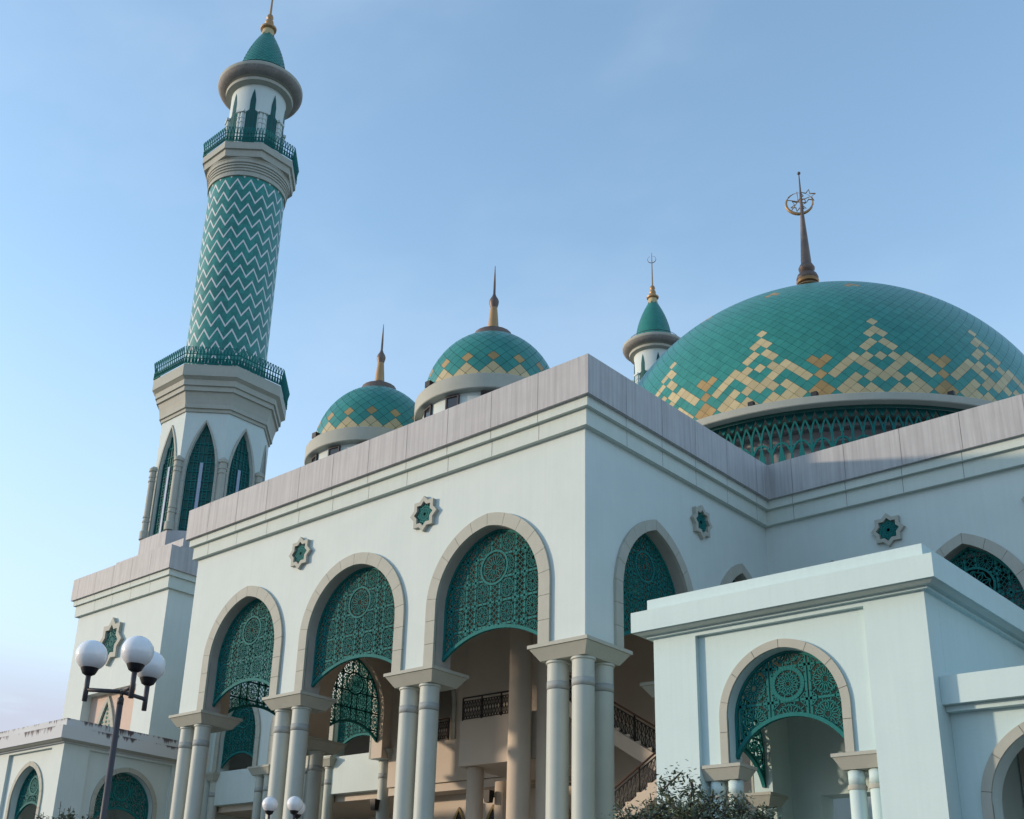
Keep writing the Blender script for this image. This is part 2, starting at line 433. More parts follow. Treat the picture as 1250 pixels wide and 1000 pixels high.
def rosette(cx, cz, w, h, n=8):
    out = []
    P = lambda r, t: (cx + r * w * cos(t), cz + r * h * sin(t))
    out.append([P(0.11, 2 * pi * k / 8) for k in range(9)])
    for k in range(n):
        t = 2 * pi * (k + 0.5) / n; dl = pi / n
        out.append([P(0.11, t), P(0.27, t - dl * 0.62), P(0.43, t), P(0.27, t + dl * 0.62), P(0.11, t)])
        t2 = t + 2 * dl
        out.append([P(0.43, t), P(0.36, t + dl), P(0.43, t2)])
        out.append([P(0.36, t + dl), P(0.50, t + dl)])
    for sx in (-1, 1):
        for sz in (-1, 1):
            out.append([(cx + sx * w * 0.5, cz + sz * h * 0.27), (cx + sx * w * 0.38, cz + sz * h * 0.38), (cx + sx * w * 0.27, cz + sz * h * 0.5)])
            out.append([(cx + sx * w * 0.38, cz + sz * h * 0.38), (cx + sx * w * 0.5, cz + sz * h * 0.5)])
    return out
def lattice_cell(cx, cz, w, h):
    out = []
    for j in (-1, 1):
        zc = cz + j * h / 4; a, b = w / 2, h / 4
        out.append([(cx - a, zc), (cx, zc + b), (cx + a, zc), (cx, zc - b), (cx - a, zc)])
        out.append([(cx - a, zc - b), (cx, zc), (cx + a, zc - b)]); out.append([(cx - a, zc + b), (cx, zc), (cx + a, zc + b)])
    return out

def grille(fr, A, tipz, crest, parent, wide=0.66, narrow=0.38, row=0.78, fine=0.021, bar=0.072, med=None, inset=0.0,
           rim=0.12, name='arch_grille', mat='green', depth=0.05, row0=None, ros_n=8, centre=None):
    """cut-out screen filling the head of an arch"""
    mb = MB(); a = A.a - inset
    def bot(u):
        x = (u - A.c) / a
        R = (a * a + (crest - tipz) ** 2) / (2 * (crest - tipz)); zc = crest - R
        return zc + sqrt(max(0, R * R - (u - A.c) ** 2))
    def ok(u, z):
        if not A.inside(u, z, inset + 0.02): return False
        if z < bot(u) + 0.02: return False
        if med and hypot(u - med[0], z - med[1]) < med[2]: return False
        return True
    def clip(pts, w):
        for p, q in zip(pts[:-1], pts[1:]):
            l = hypot(q[0] - p[0], q[1] - p[1]); n = max(1, int(l / 0.06))
            run = None
            for i in range(n):
                m = ((i + 0.5) / n); ins = ok(p[0] + m * (q[0] - p[0]), p[1] + m * (q[1] - p[1]))
                if ins and run is None: run = i / n
                if (not ins) and run is not None:
                    strip_bar(mb, fr, [(p[0] + run * (q[0] - p[0]), p[1] + run * (q[1] - p[1])), (p[0] + i / n * (q[0] - p[0]), p[1] + i / n * (q[1] - p[1]))], w, 0.0, depth * 0.8)
                    run = None
            if run is not None:
                strip_bar(mb, fr, [(p[0] + run * (q[0] - p[0]), p[1] + run * (q[1] - p[1])), q], w, 0.0, depth * 0.8)
    top = A.sp + A.h
    # columns of the grid, symmetric about the centre: narrow, wide, narrow ...
    edges = [-narrow / 2, narrow / 2]; kinds = ['n']; i = 0
    if centre: edges = [-centre / 2, centre / 2]; kinds = ['w']; i = 1
    while edges[-1] < a + 0.5:
        k = 'w' if i % 2 == 0 else 'n'; s = wide if k == 'w' else narrow
        edges.append(edges[-1] + s); edges.insert(0, edges[0] - s); kinds.append(k); kinds.insert(0, k); i += 1
    if med: zr0 = med[1] - row / 2
    else: zr0 = top - row * 1.3
    rows = [zr0 + row * j for j in range(-12, 8)]
    for e in edges: clip([(A.c + e, tipz), (A.c + e, top)], bar)
    for z in rows:
        if tipz < z < top: clip([(A.c - a, z), (A.c + a, z)], bar)
    for j in range(len(rows) - 1):
        zc = (rows[j] + rows[j + 1]) / 2
        if zc < tipz - row or zc > top + row: continue
        for k in range(len(kinds)):
            uc = A.c + (edges[k] + edges[k + 1]) / 2; w = edges[k + 1] - edges[k]
            if abs(uc - A.c) > a + w: continue
            for pl in (rosette(uc, zc, w, row, ros_n) if kinds[k] == 'w' else lattice_cell(uc, zc, w, row) if w > .2 else []):
                clip(pl, fine)
    if med:
        R = med[2]
        strip_bar(mb, fr, [(med[0] + R * cos(t * pi / 16), med[1] + R * sin(t * pi / 16)) for t in range(33)], bar * (1.6 if centre else 1.0), 0.0, depth)
        for pl in rosette(med[0], med[1], 2 * R * (.86 if centre else 1.0), 2 * R * (.86 if centre else 1.0), 10)[:-8]: strip_bar(mb, fr, [p for p in pl if hypot(p[0] - med[0], p[1] - med[1]) < R], fine * 1.1, 0.0, depth * 0.8)
    # rim
    pr = [(A.c - a, tipz)] + arch_profile(A.c, a, A.sp, A.h - inset, 16) + [(A.c + a, tipz)]
    pin = [(A.c - a + rim, tipz + 0.15)] + arch_profile(A.c, a - rim * .6, A.sp, A.h - inset - rim * .6, 16) + [(A.c + a - rim, tipz + .15)]
    n = 24
    bo = [(A.c - a + 2 * a * i / n, bot(A.c - a + 2 * a * i / n)) for i in range(n + 1)]
    strip_bar(mb, fr, [(u, z + rim * .35) for u, z in bo], rim * .9, -0.01, depth + 0.04)
    strip_bar(mb, fr, [(A.c + (u - A.c) * (1 - rim * .3 / a), z - (rim * .3 if z > A.sp else 0)) for u, z in pr], rim * .6, -0.01, depth + 0.02)
    return mb.build(name, mat, parent)

def star_poly(cx, cz, rx, rz, k=0.76, n=8, rot=pi / 8 * 0):
    pts = []
    for i in range(2 * n):
        t = pi * i / n + pi / 2 + rot; r = 1 if i % 2 == 0 else k
        pts.append((cx + rx * r * cos(t), cz + rz * r * sin(t)))
    return pts

def star_medallion(fr, cx, cz, rx, rz, parent, proud=0.14, k=0.76):
    mb = MB(); out = star_poly(cx, cz, rx, rz, k); inn = star_poly(cx, cz, rx * .70, rz * .70, k)
    n = len(out)
    for i in range(n):
        j = (i + 1) % n
        mb.add([fr.P(*out[i], proud), fr.P(*out[j], proud), fr.P(*inn[j], proud), fr.P(*inn[i], proud)], [(3, 2, 1, 0)])
        mb.add([fr.P(*out[i], proud), fr.P(*out[j], proud), fr.P(*out[j], -.02), fr.P(*out[i], -.02)], [(0, 1, 2, 3)])
        mb.add([fr.P(*inn[i], proud), fr.P(*inn[j], proud), fr.P(*inn[j], 0.01), fr.P(*inn[i], 0.01)], [(3, 2, 1, 0)])
    o = mb.build('star_medallion', 'stone', parent, recalc=False)
    g = MB()
    g.add([fr.P(*p, 0.015) for p in inn], [tuple(range(n))[::-1]], 1)
    for q in range(8):
        t = pi * q / 8
        strip_bar(g, fr, [(cx - rx * .6 * cos(t), cz - rz * .6 * sin(t)), (cx + rx * .6 * cos(t), cz + rz * .6 * sin(t))], .035, .02, .06)
    for rr in (.2, .38, .54):
        strip_bar(g, fr, star_poly(cx, cz, rx * rr, rz * rr, .7) + [star_poly(cx, cz, rx * rr, rz * rr, .7)[0]], .04, .02, .065)
    gg = g.build('star_grille', ['green', 'starfill'], o)
    return o

def railing(path, z0f, h, parent, name='railing', iron='iron', railm='iron', post=1.0, thick=0.02, toprail=0.035, motif=True, dense=0.14, rail_r=None):
    """path: list of (x,y,z) floor points; builds posts, scroll panels, rails as one mesh"""
    mb = MB()
    for a, b in zip(path[:-1], path[1:]):
        L = sqrt((b[0] - a[0]) ** 2 + (b[1] - a[1]) ** 2); n = max(1, int(round(L / post)))
        at = lambda t, z: (a[0] + t * (b[0] - a[0]), a[1] + t * (b[1] - a[1]), a[2] + t * (b[2] - a[2]) + z0f + z)
        mb.tube([at(0, h), at(1, h)], toprail, 8, 1)
        for zz in (0.08, h - 0.14): mb.tube([at(0, zz), at(1, zz)], thick * 1.1, 6)
        for i in range(n + 1): mb.tube([at(i / n, 0), at(i / n, h)], thick * 1.7, 6)
        m = max(2, int(L / dense))
        for i in range(m):
            t = (i + .5) / m; w = .5 / m
            mb.tube([at(t, 0.08), at(t, h - .14)], thick * .8, 5)
            if motif:
                pts = [at(t + w * .9 * sin(2 * pi * q / 8), 0.08 + (h - .22) * q / 8) for q in range(9)]
                mb.tube(pts, thick * .75, 5)
                pts = [at(t - w * .9 * sin(2 * pi * q / 8), 0.08 + (h - .22) * q / 8) for q in range(9)]
                mb.tube(pts, thick * .75, 5)
    return mb.build(name, [iron, railm], parent)

def capital(mb, x0, x1, y0, y1, zb, zt, ov=0.28, lip=0.11):
    zm = zt - lip
    o1 = ov * 0.86
    mb.frustum((x0, x1, y0, y1), zb, (x0 - o1, x1 + o1, y0 - o1, y1 + o1), zm)
    mb.box(x0 - ov, x1 + ov, y0 - ov, y1 + ov, zm + 0.003, zt)

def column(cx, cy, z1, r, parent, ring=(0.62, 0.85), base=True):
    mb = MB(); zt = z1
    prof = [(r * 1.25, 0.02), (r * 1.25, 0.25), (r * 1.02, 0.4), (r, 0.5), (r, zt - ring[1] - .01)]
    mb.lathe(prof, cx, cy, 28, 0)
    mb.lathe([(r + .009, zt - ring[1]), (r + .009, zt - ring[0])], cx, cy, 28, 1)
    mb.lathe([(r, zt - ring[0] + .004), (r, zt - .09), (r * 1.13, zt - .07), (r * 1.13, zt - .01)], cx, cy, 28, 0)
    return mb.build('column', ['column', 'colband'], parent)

def pier(x0, x1, y0, y1, zb, zt, cols, r, parent, ov=0.28):
    mb = MB(); capital(mb, x0, x1, y0, y1, zb, zt, ov)
    c = mb.build('capital', 'stone', parent)
    for (cx, cy) in cols: column(cx, cy, zb, r, c)
    return c

def cornice_loop(poly, zs, mats, parent, panel=2.0, name='parapet'):
    pass

# ------------------------------------------------------------------ key levels
H, HF, H1, H2 = 20.0, 18.64, 18.32, 17.76
OF, O1, O2 = 0.48, 0.34, 0.19
LA, LB, YF = 20.6, 10.82, 11.2
ZC, ZCB = 11.02, 10.56          # capital top / bottom
WB = 11.02                       # wall bottom above capitals

A_fr = Fr((0, 0), (1, 0), (0, -1))
B_fr = Fr((0, 0), (0, 1), (1, 0))
C_fr = Fr((0, LB), (1, 0), (0, -1))
F_fr = Fr((0, YF), (1, 0), (0, -1))
L_fr = Fr((-LA, 0), (0, -1), (-1, 0))      # outer face of the left side wall; u = -y

mosque = root('mosque', 'large white mosque with teal and cream tiled domes and arched portico', 'mosque', (-10, 5, 0))

T = 0.75
A_ar = [Arch(-3.88, 2.19, 13.0, 15.38), Arch(-10.33, 2.34, 13.0, 15.38), Arch(-16.68, 2.11, 13.0, 15.38)]
B_ar = [Arch(3.62, 1.86, 12.95, 15.45), Arch(8.85, 1.42, 13.2, 15.45)]
L_ar = [Arch(-3.75, 1.86, 12.95, 15.45), Arch(-9.05, 1.62, 13.1, 15.45)]
C_ar = [Arch(6.9, 1.70, 13.1, 15.60), Arch(11.25, 1.70, 13.1, 15.60), Arch(2.5, 1.35, 13.1, 15.60)]
F_ar = [Arch(-22.2, 1.72, 13.1, 15.60), Arch(-27.0, 1.66, 13.1, 15.60), Arch(-31.85, 1.62, 13.1, 15.60)]

# --- portico walls
w = MB()
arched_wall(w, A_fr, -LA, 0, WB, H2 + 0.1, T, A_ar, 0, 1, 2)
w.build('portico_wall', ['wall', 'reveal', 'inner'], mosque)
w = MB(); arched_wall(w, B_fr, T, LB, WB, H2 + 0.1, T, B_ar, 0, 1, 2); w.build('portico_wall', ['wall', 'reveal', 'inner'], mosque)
w = MB(); arched_wall(w, L_fr, -YF, -T, WB, H2 + 0.1, T, L_ar, 0, 1, 1); w.build('portico_wall', ['wall', 'inner'], mosque)
# --- hall fronts
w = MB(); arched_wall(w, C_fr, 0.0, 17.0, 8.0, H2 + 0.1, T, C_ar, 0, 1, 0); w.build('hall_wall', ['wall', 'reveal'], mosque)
w = MB(); arched_wall(w, F_fr, -35.0, -LA - .003, WB + .45, H2 + 0.1, T, F_ar); w.build('hall_wall', ['wall'], mosque)
w = MB(); C_fr.box(w, 17.003, 40.0, 0.0, H2 + .1, -T, 0); C_fr.box(w, 0.0, 17.0, 0.0, 7.99, -T, 0); w.build('hall_wall', ['wall'], mosque)
# interior back wall of the portico (lower hall front)
I_ar = [Arch(-17.25, 1.35, 13.0, 15.2)]
w = MB()
arched_wall(w, F_fr, -LA + T + .003, -8.2, 11.55, 17.2, 0.4, I_ar)
F_fr.box(w, -8.2, -.003 - T, 0, 17.2, -0.4, 0)
F_fr.box(w, -LA + T + .003, -8.2, 9.72, 11.545, -0.35, 0.05)
F_fr.box(w, -14.6, -8.2, 11.6, 17.2, 0.004, 0.5)
w.build('interior_wall', 'inner', mosque)
# floors and recess behind the F arches, parapets
w = MB()
for A in F_ar:
    F_fr.box(w, A.c - A.a - .25, A.c + A.a + .25, 9.72, 11.50, -0.55, -0.15)
w.build('balcony_parapet', 'wall', mosque)
w = MB()
w.box(-35, 0 - T, YF + 5.0, YF + 5.3, 0, 17.4, 1)       # back wall of the gallery
w.box(-35, -T, YF + .56, YF + 5.0, 9.4, 9.72, 0)          # gallery floor
w.build('gallery', ['inner', 'inner'], mosque)
w = MB()
w.box(-LA + T, -T, T, YF + 5, 17.25, 17.4)
w.box(-35, -LA - .003, YF + T, YF + 5, 17.25, 17.4)
w.build('ceiling', 'inner', mosque)
w = MB()
w.box(-35.2, 38, LB + 1.0, 62, 19.0, 19.25)
w.box(-LA + .3, -.3, .3, LB + 1.0, 19.0, 19.25)
w.build('roof', 'roof', mosque)
w = MB()
w.box(-35, 0, .3, YF + 5, 0.404, 0.5)
w.build('portico_floor', 'floor', mosque)
# dark glass behind the C arches, hall side walls
w = MB()
for A in C_ar: C_fr.box(w, A.c - A.a - .3, A.c + A.a + .3, 8, 15.9, -2.3, -2.2)
w.box(0.3, 17, LB + T + .003, LB + 2.2, 9.2, 9.4)
w.build('window_glass', 'dark', mosque)

# --- cornice and parapet along the outline (outline of wall planes, outward normals)
def cornice(path, closed_ends, zs, ovs, parent, panel=2.0, mats=('parapet', 'cream'), t=0.9, off=0.0):
    """path: wall-plane corners in order with outward side on the right-hand side.
    zs = (top, fascia bottom, band1 bottom, band2 bottom)."""
    def offs(path, d):
        out = []
        n = len(path)
        for i, p in enumerate(path):
            ds = []
            if i > 0: ds.append((path[i][0] - path[i - 1][0], path[i][1] - path[i - 1][1]))
            if i < n - 1: ds.append((path[i + 1][0] - path[i][0], path[i + 1][1] - path[i][1]))
            ns = []
            for dx, dy in ds:
                l = hypot(dx, dy); ns.append((dy / l, -dx / l))
            if len(ns) == 2 and abs(ns[0][0] * ns[1][0] + ns[0][1] * ns[1][1]) < 0.5:
                out.append((p[0] + d * (ns[0][0] + ns[1][0]), p[1] + d * (ns[0][1] + ns[1][1])))
            else:
                out.append((p[0] + d * ns[0][0], p[1] + d * ns[0][1]))
        return out
    levels = [(zs[1], zs[0], ovs[0], 0), (zs[2], zs[1] - .003, ovs[1], 1), (zs[3], zs[2] - .003, ovs[2], 1)]
    names = ['parapet', 'cornice_band', 'cornice_band']
    res = []
    for li, (z0, z1, o, mi) in enumerate(levels):
        mb = MB(); po = offs(path, o); pin = offs(path, -t)
        for i in range(len(path) - 1):
            a, b, c, d = po[i], po[i + 1], pin[i + 1], pin[i]
            L = hypot(b[0] - a[0], b[1] - a[1])
            # panels with thin joints
            st = (off if i % 2 == 0 else 0.0)
            ux, uy = (b[0] - a[0]) / L, (b[1] - a[1]) / L; nx, ny = uy, -ux
            mb.add([(*a, z0), (*b, z0), (*c, z0), (*d, z0), (*a, z1), (*b, z1), (*c, z1), (*d, z1)],
                   [(0, 3, 2, 1), (4, 5, 6, 7), (0, 1, 5, 4), (2, 3, 7, 6)], 0)
            nj = int(L / panel)
            for k in range(nj + 1):
                # joints measured from the far end (i even) so they meet the corner like the photo
                s_ = L - panel * k if i == 1 else panel * k + (-1.05 if i == 3 else 0)
                if s_ < 0.3 or s_ > L - 0.3: continue
                s_ += (0, .03, .12)[li]
                jw = .010
                q = (a[0] + ux * s_, a[1] + uy * s_)
                e = .0035
                p0 = (q[0] - ux * jw + nx * e, q[1] - uy * jw + ny * e); p1 = (q[0] + ux * jw + nx * e, q[1] + uy * jw + ny * e)
                mb.add([(*p0, z0 + .004), (*p1, z0 + .004), (*p1, z1 - .004), (*p0, z1 - .004)], [(0, 1, 2, 3)], 1)
            if i == 0 and closed_ends[0]: mb.add([(*a, z0), (*d, z0), (*d, z1), (*a, z1)], [(0, 1, 2, 3)][::1], 0)
            if i == len(path) - 2 and closed_ends[1]: mb.add([(*b, z0), (*c, z0), (*c, z1), (*b, z1)], [(3, 2, 1, 0)], 0)
        if False:   # sloped soffit strip into the next band
            p2 = offs(path, ovs[li] - .04); p3 = offs(path, -t)
            for i in range(len(path) - 1):
                a, b, c, d = p2[i], p2[i + 1], p3[i + 1], p3[i]
                zz0, zz1 = z0 - .075, z0 - .002
                mb.add([(*a, zz0), (*b, zz0), (*c, zz0), (*d, zz0), (*a, zz1), (*b, zz1)], [(0, 3, 2, 1), (0, 1, 5, 4)], 2)
        res.append(mb.build(names[li], [mats[0] if mi == 0 else mats[1], 'seam', 'stone'], parent))
    return res
cornice([(-LA, YF), (-LA, 0), (0, 0), (0, LB), (40, LB)], (True, True), (H, HF, H1, H2), (OF, O1, O2), mosque, panel=2.0)
cornice([(-35.0, YF), (-LA - .7, YF)], (True, False), (H, HF, H1, H2), (OF, O1, O2), mosque, panel=2.0)

# --- arch surrounds and grilles
for i, A in enumerate(A_ar):
    arch_trim(A_fr, A, 0.43, WB + .003, mosque)
    grille(A_fr.shift(-.42), A, 11.28, 12.03, mosque, med=(A.c - .06, 14.10, .56))
for i, A in enumerate(B_ar):
    arch_trim(B_fr, A, 0.36, WB + .003, mosque)
    grille(B_fr.shift(-.42), A, 11.30 if i == 0 else 11.75, 12.02 if i == 0 else 12.4, mosque, med=(A.c, 14.3, .5 if i == 0 else .42), wide=.60, narrow=.34)
for i, A in enumerate(L_ar):
    arch_trim(L_fr, A, 0.36, WB + .003, mosque)
    grille(L_fr.shift(-.42), A, 11.30 if i == 0 else 11.75, 12.05 if i == 0 else 12.4, mosque, med=(A.c, 14.2, .5), wide=.60, narrow=.34)
    arch_trim(L_fr.shift(-T), A, 0.30, WB + .003, mosque, proud=-.003 + .0, d0=.02) if False else None
for A in C_ar:
    arch_trim(C_fr, A, 0.36, 8.0, mosque)
    grille(C_fr.shift(-.40), A, 11.75, 12.4, mosque, med=(A.c + .05, 14.25, .62), wide=.60, narrow=.34)
for A in F_ar:
    arch_trim(F_fr, A, 0.34, WB + .453, mosque)
    grille(F_fr.shift(-.30), A, 11.72, 12.42, mosque, med=(A.c, 14.3, .5), wide=.60, narrow=.34)
for A in I_ar:
    arch_trim(F_fr, A, 0.22, 11.56, mosque, proud=.06)
for c in (-6.72, -13.4): star_medallion(A_fr, c - .12, 16.52, .64, .66, mosque)
star_medallion(B_fr, 6.35, 16.58, .60, .62, mosque)
for c in (4.55, 9.42): star_medallion(C_fr, c, 16.62, .58, .60, mosque)

# --- piers
R = 0.325
pier(-1.66, 0, 0, 1.66, ZCB, ZC, [(-.34, .36), (-1.26, .36), (-.36, 1.30)], R, mosque)
pier(-7.88, -6.17, 0, 1.2, ZCB, ZC, [(-7.50, .36), (-6.58, .36)], R, mosque)
pier(-14.46, -12.77, 0, 1.2, ZCB, ZC, [(-14.12, .36), (-13.14, .36)], R, mosque)
pier(-LA, -18.9, 0, 1.5, ZCB, ZC, [(-20.26, .36), (-19.28, .36)], R, mosque)
pier(-1.5, 0, 5.52, 7.4, ZCB, ZC, [(-.36, 5.9), (-.36, 6.95)], R, mosque)
pier(-LA, -LA + 1.5, 5.65, 7.35, ZCB, ZC, [(-LA + .4, 6.05), (-LA + .4, 6.95), (-LA + 1.1, 6.5)], R, mosque)
for x0, x1 in ((-25.3, -23.95), (-30.15, -28.75), (-34.9, -33.55)):
    pier(x0, x1, YF - .1, YF + .9, 11.03, 11.46, [((x0 + x1) / 2 - .36, YF + .25), ((x0 + x1) / 2 + .36, YF + .25)], .27, mosque, ov=.2)
pier(-LA - .05, -LA + .8, YF - .12, YF + .9, 11.03, 11.46, [(-LA + .3, YF + .2)], .3, mosque, ov=.2)

# --- interior balcony, columns, stairs
w = MB()
w.box(-11.45, -7.55, 7.0, YF - .56, 9.35, 11.12)
w.build('balcony', 'inner', mosque)
railing([(-11.4, 7.08, 11.12), (-8.4, 7.08, 11.12)], 0, .92, mosque, post=1.1)
railing([(-18.4, YF - .0 - .12, 11.0), (-16.0, YF - .12, 11.0)], .55, 0.95, mosque, post=1.2, railm='rail')
def plain_column(x, y, r, z0, z1):
    m_ = MB(); m_.lathe([(r, z0), (r, z1)], x, y, 32); return m_.build('interior_column', 'inner', mosque)
plain_column(-8.0, 6.55, .43, .3, 17.25)
w = MB(); w.box(-7.5, -6.9, 6.9, 7.5, .3, 17.25); w.build('interior_column', 'inner', mosque)
plain_column(-11.0, 7.5, .33, .3, 9.345)
plain_column(-12.3, 10.6, .33, .3, 9.345); plain_column(-17.2, 10.7, .33, .3, 9.345)
w = MB()
w.box(-LA + T, -11.5, YF + .06, YF + 1.0, 9.35, 9.70)
w.build('gallery', ['inner'], mosque)
# lower interior wall with small gothic windows
w = MB(); w.box(-LA + T, -0.8, YF + 1.0, YF + 1.3, .3, 9.34); w.build('interior_wall', 'inner', mosque)
I2 = Fr((0, YF + 1.0), (1, 0), (0, -1))
for c in (-14.2, -16.2, -10.4, -23.0):
    if c < -20: continue
    A = Arch(c, .42, 7.2, 8.62)
    g = MB(); pr = A.prof(0); g.add([I2.P(u, z, .012) for u, z in [(c - .42, 5.0)] + pr + [(c + .42, 5.0)]], [tuple(range(len(pr) + 2))[::-1]])
    win = g.build('gothic_window', 'dark', mosque)
    arch_trim(I2, A, .16, 5.0, win, proud=.06, mats=('trimgold', 'groove'), name='window_trim')
# stairs seen through the side arch
def stair(p0, p1, width, parent):
    m_ = MB(); n = 14
    for i in range(n):
        t0, t1 = i / n, (i + 1) / n
        xa, xb = p0[0] + t0 * (p1[0] - p0[0]), p0[0] + t1 * (p1[0] - p0[0])
        z = p0[2] + (i + 1) / n * (p1[2] - p0[2]); zb = z - .10 - abs(p1[2] - p0[2]) / n
        m_.box(min(xa, xb), max(xa, xb), p0[1], p0[1] + width, min(z, zb), max(z, zb))
    # closed stringer on the open side
    zo = .44
    for yy in (p0[1] - .06, p0[1] + width):
        a_ = [(p0[0], p0[2] + .12), (p1[0], p1[2] + .12), (p1[0], p1[2] - zo), (p0[0], p0[2] - zo)]
        m_.add([(x, yy, z) for x, z in a_] + [(x, yy + .055, z) for x, z in a_], [(0, 1, 2, 3), (7, 6, 5, 4), (0, 4, 5, 1), (1, 5, 6, 2), (2, 6, 7, 3), (3, 7, 4, 0)])
    m_.add([(p0[0], p0[1], p0[2] - zo + .02), (p1[0], p1[1], p1[2] - zo + .02), (p1[0], p1[1] + width, p1[2] - zo + .02), (p0[0], p0[1] + width, p0[2] - zo + .02)], [(0, 1, 2, 3)])
    s_ = m_.build('staircase', 'inner', parent)
    railing([(p0[0], p0[1] + .05, p0[2]), (p1[0], p1[1] + .05, p1[2])], 0.1, .95, s_, post=1.2, railm='rail', dense=.16)
    return s_
stair((-1.0, 7.6, 8.5), (-6.6, 7.6, 11.12), 1.4, mosque) if False else None
stair((-1.0, 7.3, 8.0), (-7.2, 7.3, 11.8), 1.4, mosque)
stair((-7.3, 6.0, 4.35), (-1.2, 6.0, 8.2), 1.2, mosque)

# ------------------------------------------------------------------ tiled domes
def tiled_dome(cx, cy, Rr, h, ze, nt, stepv, colour, vmin, vmax, mats, parent, name, ang0, inset=.045, elevcap=80, emin=0.0):
    """ellipsoid of diamond tiles. v counted downward from elevation e0; colour(u,v)->material index"""
    def pt(ang, el, k=1.0):
        return (cx + Rr * k * cos(el) * sin(ang), cy - Rr * k * cos(el) * cos(ang), ze + h * k * sin(el))
    mb = MB()
    prof = []
    for i in range(33):
        el = radians(90) * (1 - i / 32) + radians(-1.0) * (i / 32)
        prof.append((max(Rr * .997 * cos(el), .001), ze + h * .997 * sin(el)))
    mb.lathe(prof[::-1], cx, cy, 96, 3, True, cap=False)
    du = pi / nt
    for v in range(vmin, vmax + 1):
        for u in range(0, 2 * nt):
            if (u + v) % 2: continue
            el = lambda vv: radians(colour.e0 - stepv * vv)
            ec = el(v)
            et, eb = el(v - 1 + inset), el(v + 1 - inset)
            if et > radians(elevcap + 6): continue
            if et < radians(emin + .3): continue
            eb = max(eb, radians(emin))
            an = ang0 + u * du
            mi = colour(u, v)
            ec2 = max(ec, radians(emin + 0.05))
            mb.add([pt(an, et), pt(an + du * (1 - inset), ec2), pt(an, eb), pt(an - du * (1 - inset), ec2)], [(0, 1, 2, 3)][::1], mi)
    return mb.build(name, mats, parent)

BIG = set([(0, 0), (0, 2), (1, 3), (1, 5), (2, 6), (2, 8), (0, 8), (3, 9), (4, 8), (5, 9), (6, 10), (7, 11), (2, 10), (1, 11), (0, 12), (2, 12),
           (4, 12), (5, 13), (6, 14), (5, 15), (4, 14), (2, 14), (1, 15), (3, 15), (3, 17), (4, 16)])
BGOLD = set([(9, 9), (8, 8), (9, 11), (9, 13), (8, 14), (9, 15), (0, -16), (1, -15)])
class ColBig:
    e0 = 23.9
    def __call__(s, u, v):
        k = (u + 9) % 18 - 9; k = abs(k)
        if (k, v) in BIG: return 1
        if (k, v) in BGOLD: return 2
        return 0
class ColSmall:
    e0 = 17.7
    def __call__(s, u, v):
        k = abs((u + 2) % 4 - 2)
        if k == 0 and v == 0: return 2
        if v >= 4 or (v == 2 and k == 0) or (v == 3): return 1
        if v <= -13: return 1
        if v == -11 and k == 1: return 1
        return 0
TM = ['tile', 'tilecream', 'tilegold', 'grout']
CX, CY = -10.02, 36.92
dome = tiled_dome(CX, CY, 13.65, 13.3, 29.6, 126, 1.43, ColBig(), -40, 16, TM, mosque, 'large_dome', radians(39.4), inset=.03, emin=1.4)
mb = MB(); mb.lathe([(12.4, 29.53), (14.08, 29.55), (14.12, 29.59), (14.12, 29.95), (14.08, 29.99), (13.3, 30.01)], CX, CY, 128)
mb.build('dome_ring', 'stone', dome)
mb = MB()
mb.lathe([(11.9, 19), (11.9, 29.54)], CX, CY, 96, 0, cap=False)
for z in (29.0, 28.2, 27.0): mb.lathe([(11.9, z), (12.35, z + .02), (12.35, z + .2), (11.9, z + .22)], CX, CY, 96, 0, cap=False)
for k in range(42):
    a = 2 * pi * k / 42
    x, y = CX + 11.95 * cos(a), CY + 11.95 * sin(a); tx, ty = -sin(a), cos(a)
    q = [(x + s * .55 * tx + .03 * cos(a), y + s * .55 * ty + .03 * sin(a)) for s in (-1, 1)]
    mb.add([(*q[0], 26.7), (*q[1], 26.7), (*q[1], 27.45), (*q[0], 27.45)], [(0, 1, 2, 3)], 1)
mb.build('dome_drum', ['drumgrey', 'dark'], dome)
# pointed lattice round the drum
mb = MB(); RL = 13.25; NU = 84
def LP(u, z, r=RL):
    z = 29.55 - (29.76 - z) * .55
    a = 2 * pi * u / NU; return (CX + r * cos(a), CY + r * sin(a), z)
def ring_strip(poly, t=.10, mi=0):
    n = len(poly)
    mb.add([LP(u, z, RL) for u, z in poly] + [LP(u, z, RL - t) for u, z in poly],
           [tuple(range(n)), tuple(range(2 * n - 1, n - 1, -1))] + [(i, i + n, (i + 1) % n + n, (i + 1) % n) for i in range(n)], mi)
def curve_bar(pts, w):
    for (a, b) in zip(pts[:-1], pts[1:]):
        k = 2 * pi * RL / NU
        dx, dz = (b[0] - a[0]) * k, (b[1] - a[1]) * .55; l = hypot(dx, dz) or 1
        nx, nz = -dz / l * w / 2 / k, dx / l * w / 2 / .55
        ring_strip([(a[0] - nx, a[1] - nz), (b[0] - nx, b[1] - nz), (b[0] + nx, b[1] + nz), (a[0] + nx, a[1] + nz)])
